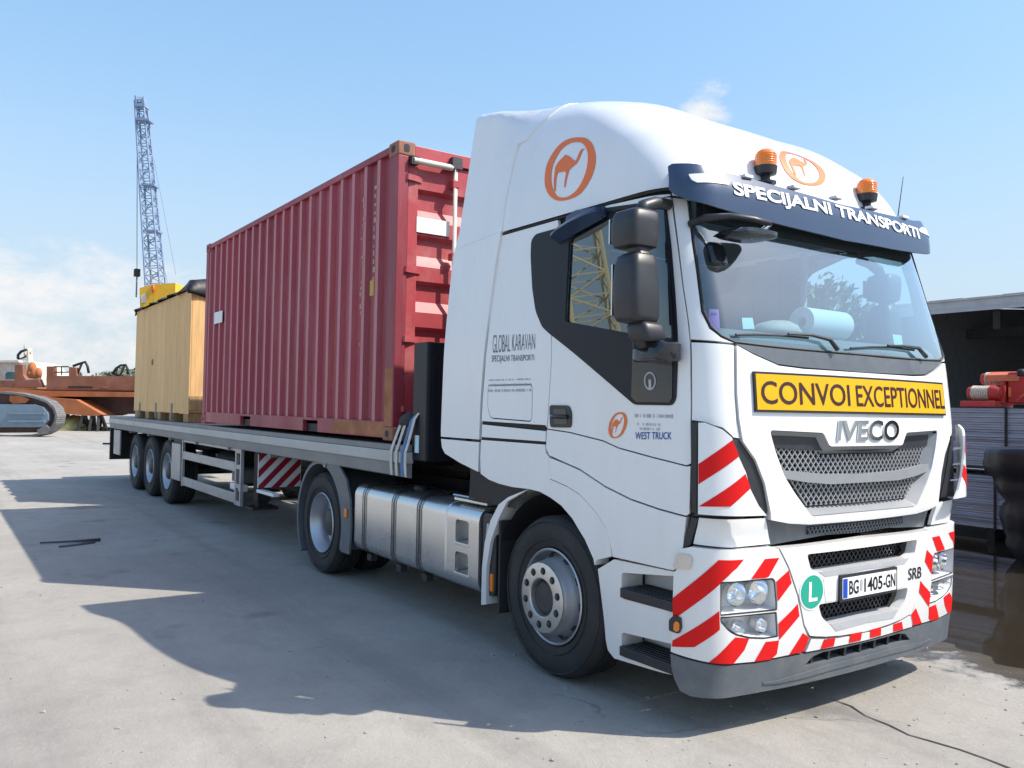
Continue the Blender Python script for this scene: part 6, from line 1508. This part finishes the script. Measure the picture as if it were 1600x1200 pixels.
# crawler undercarriage
U = Bg(37.5); gy = lambda px, d: 623+.0186*px+1.6723*FPX/d
UC = thing('crawler_undercarriage', 'blue grey crawler track undercarriage on the yard at the left edge', 'crawler track', tuple(grd(20, gy(20, 37.5))))
loop = [(-900, 588), (0, 590), (200, 607), (400, 650), (540, 700), (620, 780), (650, 870), (630, 960), (570, 1040), (480, 1085), (350, 1110), (0, 1122), (-900, 1100)]
LP_ = z7(loop); LPs = subdiv(LP_, 3.4)[:-1]
ts_ = MB()
for i in range(len(LPs)-1):
    if LPs[i][0] < -118: continue
    a = U.pt(*LPs[i]); b_ = U.pt(*LPs[i+1]); d = b_-a; ln = np.linalg.norm(d); d /= ln; nn = np.cross(d, D0); w = .10
    q = [a+d*.008, b_-d*.008, b_-d*.008-nn*w, a+d*.008-nn*w]; ts_.add([v for v in q]+[v+D0*.75 for v in q], [(0, 1, 2, 3), (7, 6, 5, 4), (0, 4, 5, 1), (1, 5, 6, 2), (2, 6, 7, 3), (3, 7, 4, 0)])
ts_.build('track', 'track_steel', UC)
U.slab('inner_plate', z7([(-850, 610), (0, 612), (200, 630), (390, 670), (520, 720), (595, 790), (625, 870), (605, 950), (550, 1020), (460, 1060), (-850, 1070)]), .35, 'rust_dark', UC, .22)
U.slab('side_frame', z7([(-850, 735), (380, 740), (480, 770), (545, 850), (545, 920), (490, 990), (430, 1000), (-850, 1000)]), .25, 'blue_grey_paint', UC, -.05)
for yy in (840, 930): U.slab('frame_rib', z7([(100, yy-14), (500, yy-10), (505, yy+14), (100, yy+14)]), .06, 'blue_grey_paint', UC, -.12)
U.slab('top_carrier', z7([(110, 640), (240, 640), (330, 680), (290, 725), (150, 735), (105, 700)]), .2, 'rust_orange', UC, .05)
U.slab('idler_block', z7([(420, 1030), (520, 970), (560, 1010), (530, 1075), (430, 1085)]), .2, 'track_steel', UC, -.02)
# barge hull on trestles
Bz = Bg(46.0); BG = thing('rusty_barge', 'brown rusty barge hull standing on trestles behind the crawler track', 'barge', tuple(grd(140, gy(140, 48))))
Bz.slab('hull_side', z7([(-900, 648), (1600, 655), (2300, 660), (2300, 850), (900, 850), (-900, 850)]), 6, 'rust_dark', BG, 1.2)  # hull below the strip: its shade is put into the darker rust colour
Bz.slab('bulwark', z7([(528, 415), (1500, 420), (2300, 425), (2300, 590), (528, 590)]), .4, 'rust', BG, .3)
Bz.slab('bulwark_post', z7([(528, 308), (608, 308), (612, 418), (528, 418)]), .35, 'rust', BG, .32)
Bz.slab('bulwark_post', z7([(782, 315), (858, 320), (872, 418), (782, 418)]), .35, 'rust', BG, .32)
Bz.slab('bulwark_plate', z7([(165, 288), (255, 288), (262, 410), (295, 462), (440, 455), (475, 545), (165, 545)]), .35, 'rust', BG, .32)
Bz.slab('fender_strip', z7([(-900, 545), (0, 550), (500, 585), (1500, 600), (2300, 605), (2300, 655), (1500, 655), (580, 650), (0, 600), (-900, 590)]), 1.2, 'rust_orange', BG, 0)
Bz.slab('deck_edge', z7([(-900, 538), (0, 545), (500, 575), (2300, 590), (2300, 600), (0, 556), (-900, 550)]), 5.5, 'rust', BG, .2)
Bz.slab('hull_bottom', z7([(430, 652), (860, 685), (950, 735), (1165, 858), (1100, 872), (980, 870), (660, 838), (430, 820)]), 3.0, 'rust_orange', BG, -.4)
Bz.slab('scupper', z7([(775, 533), (1010, 535), (1055, 540), (1055, 552), (775, 550)]), .02, 'frame_black', BG, .28)
Bz.slab('scupper', z7([(1150, 538), (1225, 540), (1225, 552), (1160, 552)]), .02, 'rust_orange', BG, .28)
for a, b_ in (((610, 312), (780, 312)), ((700, 312), (700, 410)), ((612, 375), (780, 375))):
    MB().tube([Bz.pt(*z7([a])[0], .4), Bz.pt(*z7([b_])[0], .4)], .035, 6).build('railing', 'frame_black', BG)
# bent black hoops on the deck
for i, pts in enumerate(([(830, 305), (900, 280), (968, 258), (995, 310), (1008, 385)], [(1280, 395), (1320, 330), (1370, 298), (1428, 292), (1450, 340), (1452, 400)])):
    hp2 = MB().tube([Bz.pt(*q, .5) for q in z7(pts)], .07, 8).build('bent_hoop', 'frame_black', None, smooth=True, label=('bent black hoop on the barge beside the bulwark post', 'bent black hoop on the barge nearest the wooden crate')[i], cat='hoop', group='bent hoops on the barge')
    c_ = ([(930, 275), (900, 350), (880, 395)], [(1415, 295), (1385, 370), (1360, 415), (1290, 390)])[i]
    mbx = MB().tube([Bz.pt(*q, .5) for q in z7(c_)], .06, 8); o = mbx.build('hoop_brace', 'frame_black', hp2, smooth=True)
# trestles
for i, xs_ in enumerate(((880, 960, 1010), (1010, 1060, 1080), (1110, 1140, 1215))):
    tr_ = thing('trestle', ('black trestle under the barge next to the straw heap', 'black trestle under the middle of the rusty barge end', 'black trestle under the barge nearest the trailer')[i], 'trestle', tuple(grd(xs_[1]/7.27, 678)), 'trestles under the barge')
    for k, (xa, xb) in enumerate(((xs_[1]-20, xs_[0]), (xs_[1]+10, xs_[2]), (xs_[1], xs_[1]))):
        p0 = Bz.pt(*z7([(xa, 868)])[0], -.3+.5*(k == 2)); p1 = grd(xb/7.27, gy(xb/7.27, 45.5+.7*k)); MB().bar(p0, p1, .14, .14).build('leg', 'frame_black', tr_)
    p0 = Bz.pt(*z7([(xs_[0]+10, 1000)])[0], -.3); p1 = Bz.pt(*z7([(xs_[2]-10, 1000)])[0], -.3); MB().bar(p0, p1, .10, .10).build('rung', 'frame_black', tr_)
V, F = lump([(tuple(np.array(grd(112, 672))+(0, 0, -.05)), 1.2, 1.4), (tuple(np.array(grd(112, 672))+(0, 0, .25)), 1.1, 1.3), (tuple(np.array(grd(112, 672))+(0, 0, .6)), .7, .8), (tuple(np.array(grd(112, 672))+(0, 0, .8)), .2, .2)], 26, 2.2)
V = [tuple(np.array(v)+rng.normal(0, .07, 3)) for v in V]; MB().add(V, F).build('straw_heap', 'heap_straw', None, smooth=True, label='yellow green heap under the rusty barge', cat='heap')
# tug with white deckhouse behind the barge
Tg = Bg(56.0); TG = thing('tug_boat', 'white tug boat with rust stains behind the barge at the left edge', 'tug', tuple(grd(20, gy(20, 57))))
Tg.slab('hull', z7([(-900, 470), (170, 470), (420, 500), (420, 760), (-900, 760)]), 5, 'rust', TG, 0)
Tg.slab('deckhouse', z7([(-900, 262), (200, 258), (330, 262), (380, 330), (430, 352), (470, 420), (470, 520), (-900, 520)]), 4, 'tug_white', TG, .4)
Tg.slab('deckhouse_roof', z7([(-900, 238), (205, 238), (215, 262), (-900, 266)]), 4.4, 'tug_white', TG, .1)
Tg.slab('window', z7([(62, 388), (85, 372), (165, 372), (165, 450), (62, 450)]), .1, 'tug_glass', TG, .33)
Tg.slab('mast_block', z7([(235, 225), (300, 170), (318, 100), (325, 260), (240, 262)]), .5, 'tug_white', TG, .6)
MB().tube([Tg.pt(*q, .6) for q in z7([(205, 225), (205, 180), (240, 140), (300, 118)])], .09, 8).build('mast_hoop', 'frame_black', TG, smooth=True)
MB().tube([Tg.pt(*q, .6) for q in z7([(205, 228), (265, 210), (300, 190)])], .05, 8).build('mast_stay', 'frame_black', TG)
MB().tube([Tg.pt(*q, .8) for q in z7([(278, 262), (280, 60)])], .05, 6).build('mast', 'tug_white', TG)
MB().tube([Tg.pt(*q, .8) for q in z7([(310, 150), (350, 158)])], .04, 6).build('yard_arm', 'frame_black', TG)
for (cx_, cy_, rr) in ((365, 335, .55), (350, 395, .55), (395, 400, .6), (435, 395, .5)):
    c_ = Tg.pt(*z7([(cx_, cy_)])[0], -.2); MB().lathe([(0, -rr*.5), (rr*.35, -rr*.45), (rr*.5, 0), (rr*.4, rr*.5), (.1, rr*.8), (0, rr*.8)], tuple(c_), 'z', 14).build('orange_float', 'rust_orange', TG, smooth=True)
# lattice harbour crane
mat('crane_blue', (.20, .28, .42), .5, var=.1); mat('crane_yellow', (.72, .42, .02), .5, var=.08, dirt=.2, dirtcol=(.4, .25, .05))
Cb = Bg(60.0); CN = thing('lattice_crane', 'tall crane with blue lattice boom and yellow cab behind the wooden crate', 'crane', tuple(grd(245, gy(245, 61))))
def lattice(p0, p1, wa, wb, nb_, rad, par, mt, axis_w, wtop=None):
    p0, p1 = np.array(p0), np.array(p1); d = p1-p0; ln = np.linalg.norm(d); d /= ln; a = np.array(axis_w); a = a-d*(a@d); a /= np.linalg.norm(a); b2 = np.cross(d, a)
    sec = lambda t: [p0+d*ln*t+(a*sx_+b2*sy_)*(wa+(wb-wa)*t)/2 for sx_, sy_ in ((-1, -1), (1, -1), (1, 1), (-1, 1))]
    ch = MB(); lc_ = MB()
    for k in range(4): ch.tube([sec(0)[k], sec(1)[k]], rad, 6)
    for i in range(nb_):
        s0, s1 = sec(i/nb_), sec((i+1)/nb_)
        for k in range(4):
            lc_.tube([s0[k], s1[(k+1) % 4]] if i % 2 else [s0[(k+1) % 4], s1[k]], rad*.5, 4, False); lc_.tube([s1[k], s1[(k+1) % 4]], rad*.5, 4, False)
    ch.build('boom_chord', mt, par); lc_.build('boom_lacing', mt, par)
b0 = Cb.pt(244, 458, 1); t0_ = Cb.pt(220, 158, 1)
lattice(b0, t0_, 1.05, .62, 22, .075, CN, 'crane_blue', H0)
for py in (186, 288, 360): Cb.slab('boom_collar', [(243-23*(442-py)/284-10.5, py-2), (243-23*(442-py)/284+10.5, py-1), (243-23*(442-py)/284+10.5, py+2), (243-23*(442-py)/284-10.5, py+1)], .9, 'crane_blue', CN, .5)
Cb.slab('boom_head', [(210, 149), (212, 149), (213.5, 161), (221, 161), (222, 151), (224, 151), (226, 166), (211, 166)], .8, 'crane_blue', CN, .6)
MB().lathe([(0, 0), (.22, 0), (.22, .15), (0, .15)], tuple(Cb.pt(217, 156, .9)), 'x', 16).build('sheave', 'crane_blue', CN)
hkp = Cb.pt(214, 430, .9)
MB().tube([Cb.pt(214.5, 160, .9), hkp], .025, 6).build('hoist_rope', 'frame_black', CN)
MB().box(hkp[0]-.22, hkp[0]+.22, hkp[1]-.2, hkp[1]+.2, hkp[2]-.1, hkp[2]+.45).build('hook_block', 'frame_black', CN, bevel=.05)
MB().tube([hkp+(0, 0, -.1), hkp+(0, 0, -1.6)], .06, 6).build('hook_shank', 'track_steel', CN)
for pts in ([(225, 170), (236, 250), (252, 400), (262, 442)], [(226, 175), (258, 340), (275, 430)]): MB().tube([Cb.pt(*q, 1.6) for q in pts], .018, 5).build('stay_rope', 'crane_blue', CN)
Cb.slab('machine_house', [(240, 444), (274, 442), (274, 486), (241, 486)], 3, 'crane_yellow', CN, .2)
Cb.slab('cab_front', [(218, 450), (240, 444), (241, 486), (219, 486)], 3, 'crane_yellow', CN, .21)
Cb.slab('cab_window', [(220, 462), (228, 458), (228, 472), (220, 473)], .1, 'tug_white', CN, .12)
MB().lathe([(0, -.05), (.28, -.05), (.28, .05), (0, .05)], tuple(Cb.pt(239, 451, .1)), 'y', 18).build('round_plate', 'machine_orange', CN)
p = Cb.pt(252, 486, 1.7); MB().lathe([(1.5, 0), (1.1, p[2]*.5), (1.0, p[2])], (p[0], p[1], 0), 'z', 20).build('pedestal', 'blue_grey_paint', CN, smooth=True)
# second crane behind the viewer (shows as a reflection in the door window)
def mirrored(px, py, dist):
    p = onplane(px, py, 1, -1.21); d = ray(px, py)*(1, -1, 1); return p+d*dist
pa, pb = mirrored(930, 505, 30), mirrored(900, 370, 30); k_ = (pa[2]-.0)/(pb[2]-pa[2]); base_ = pa-(pb-pa)*k_; tip_ = pb+(pb-pa)*.9
C2 = thing('lattice_crane', 'pale yellow lattice crane boom mirrored in the door window of the truck', 'crane', (base_[0], base_[1], 0))
mat('crane_pale', (.62, .55, .33), .6)
lattice(base_, tip_, 2.1, 1.5, 12, .10, C2, 'crane_pale', (-.57, .82, 0))
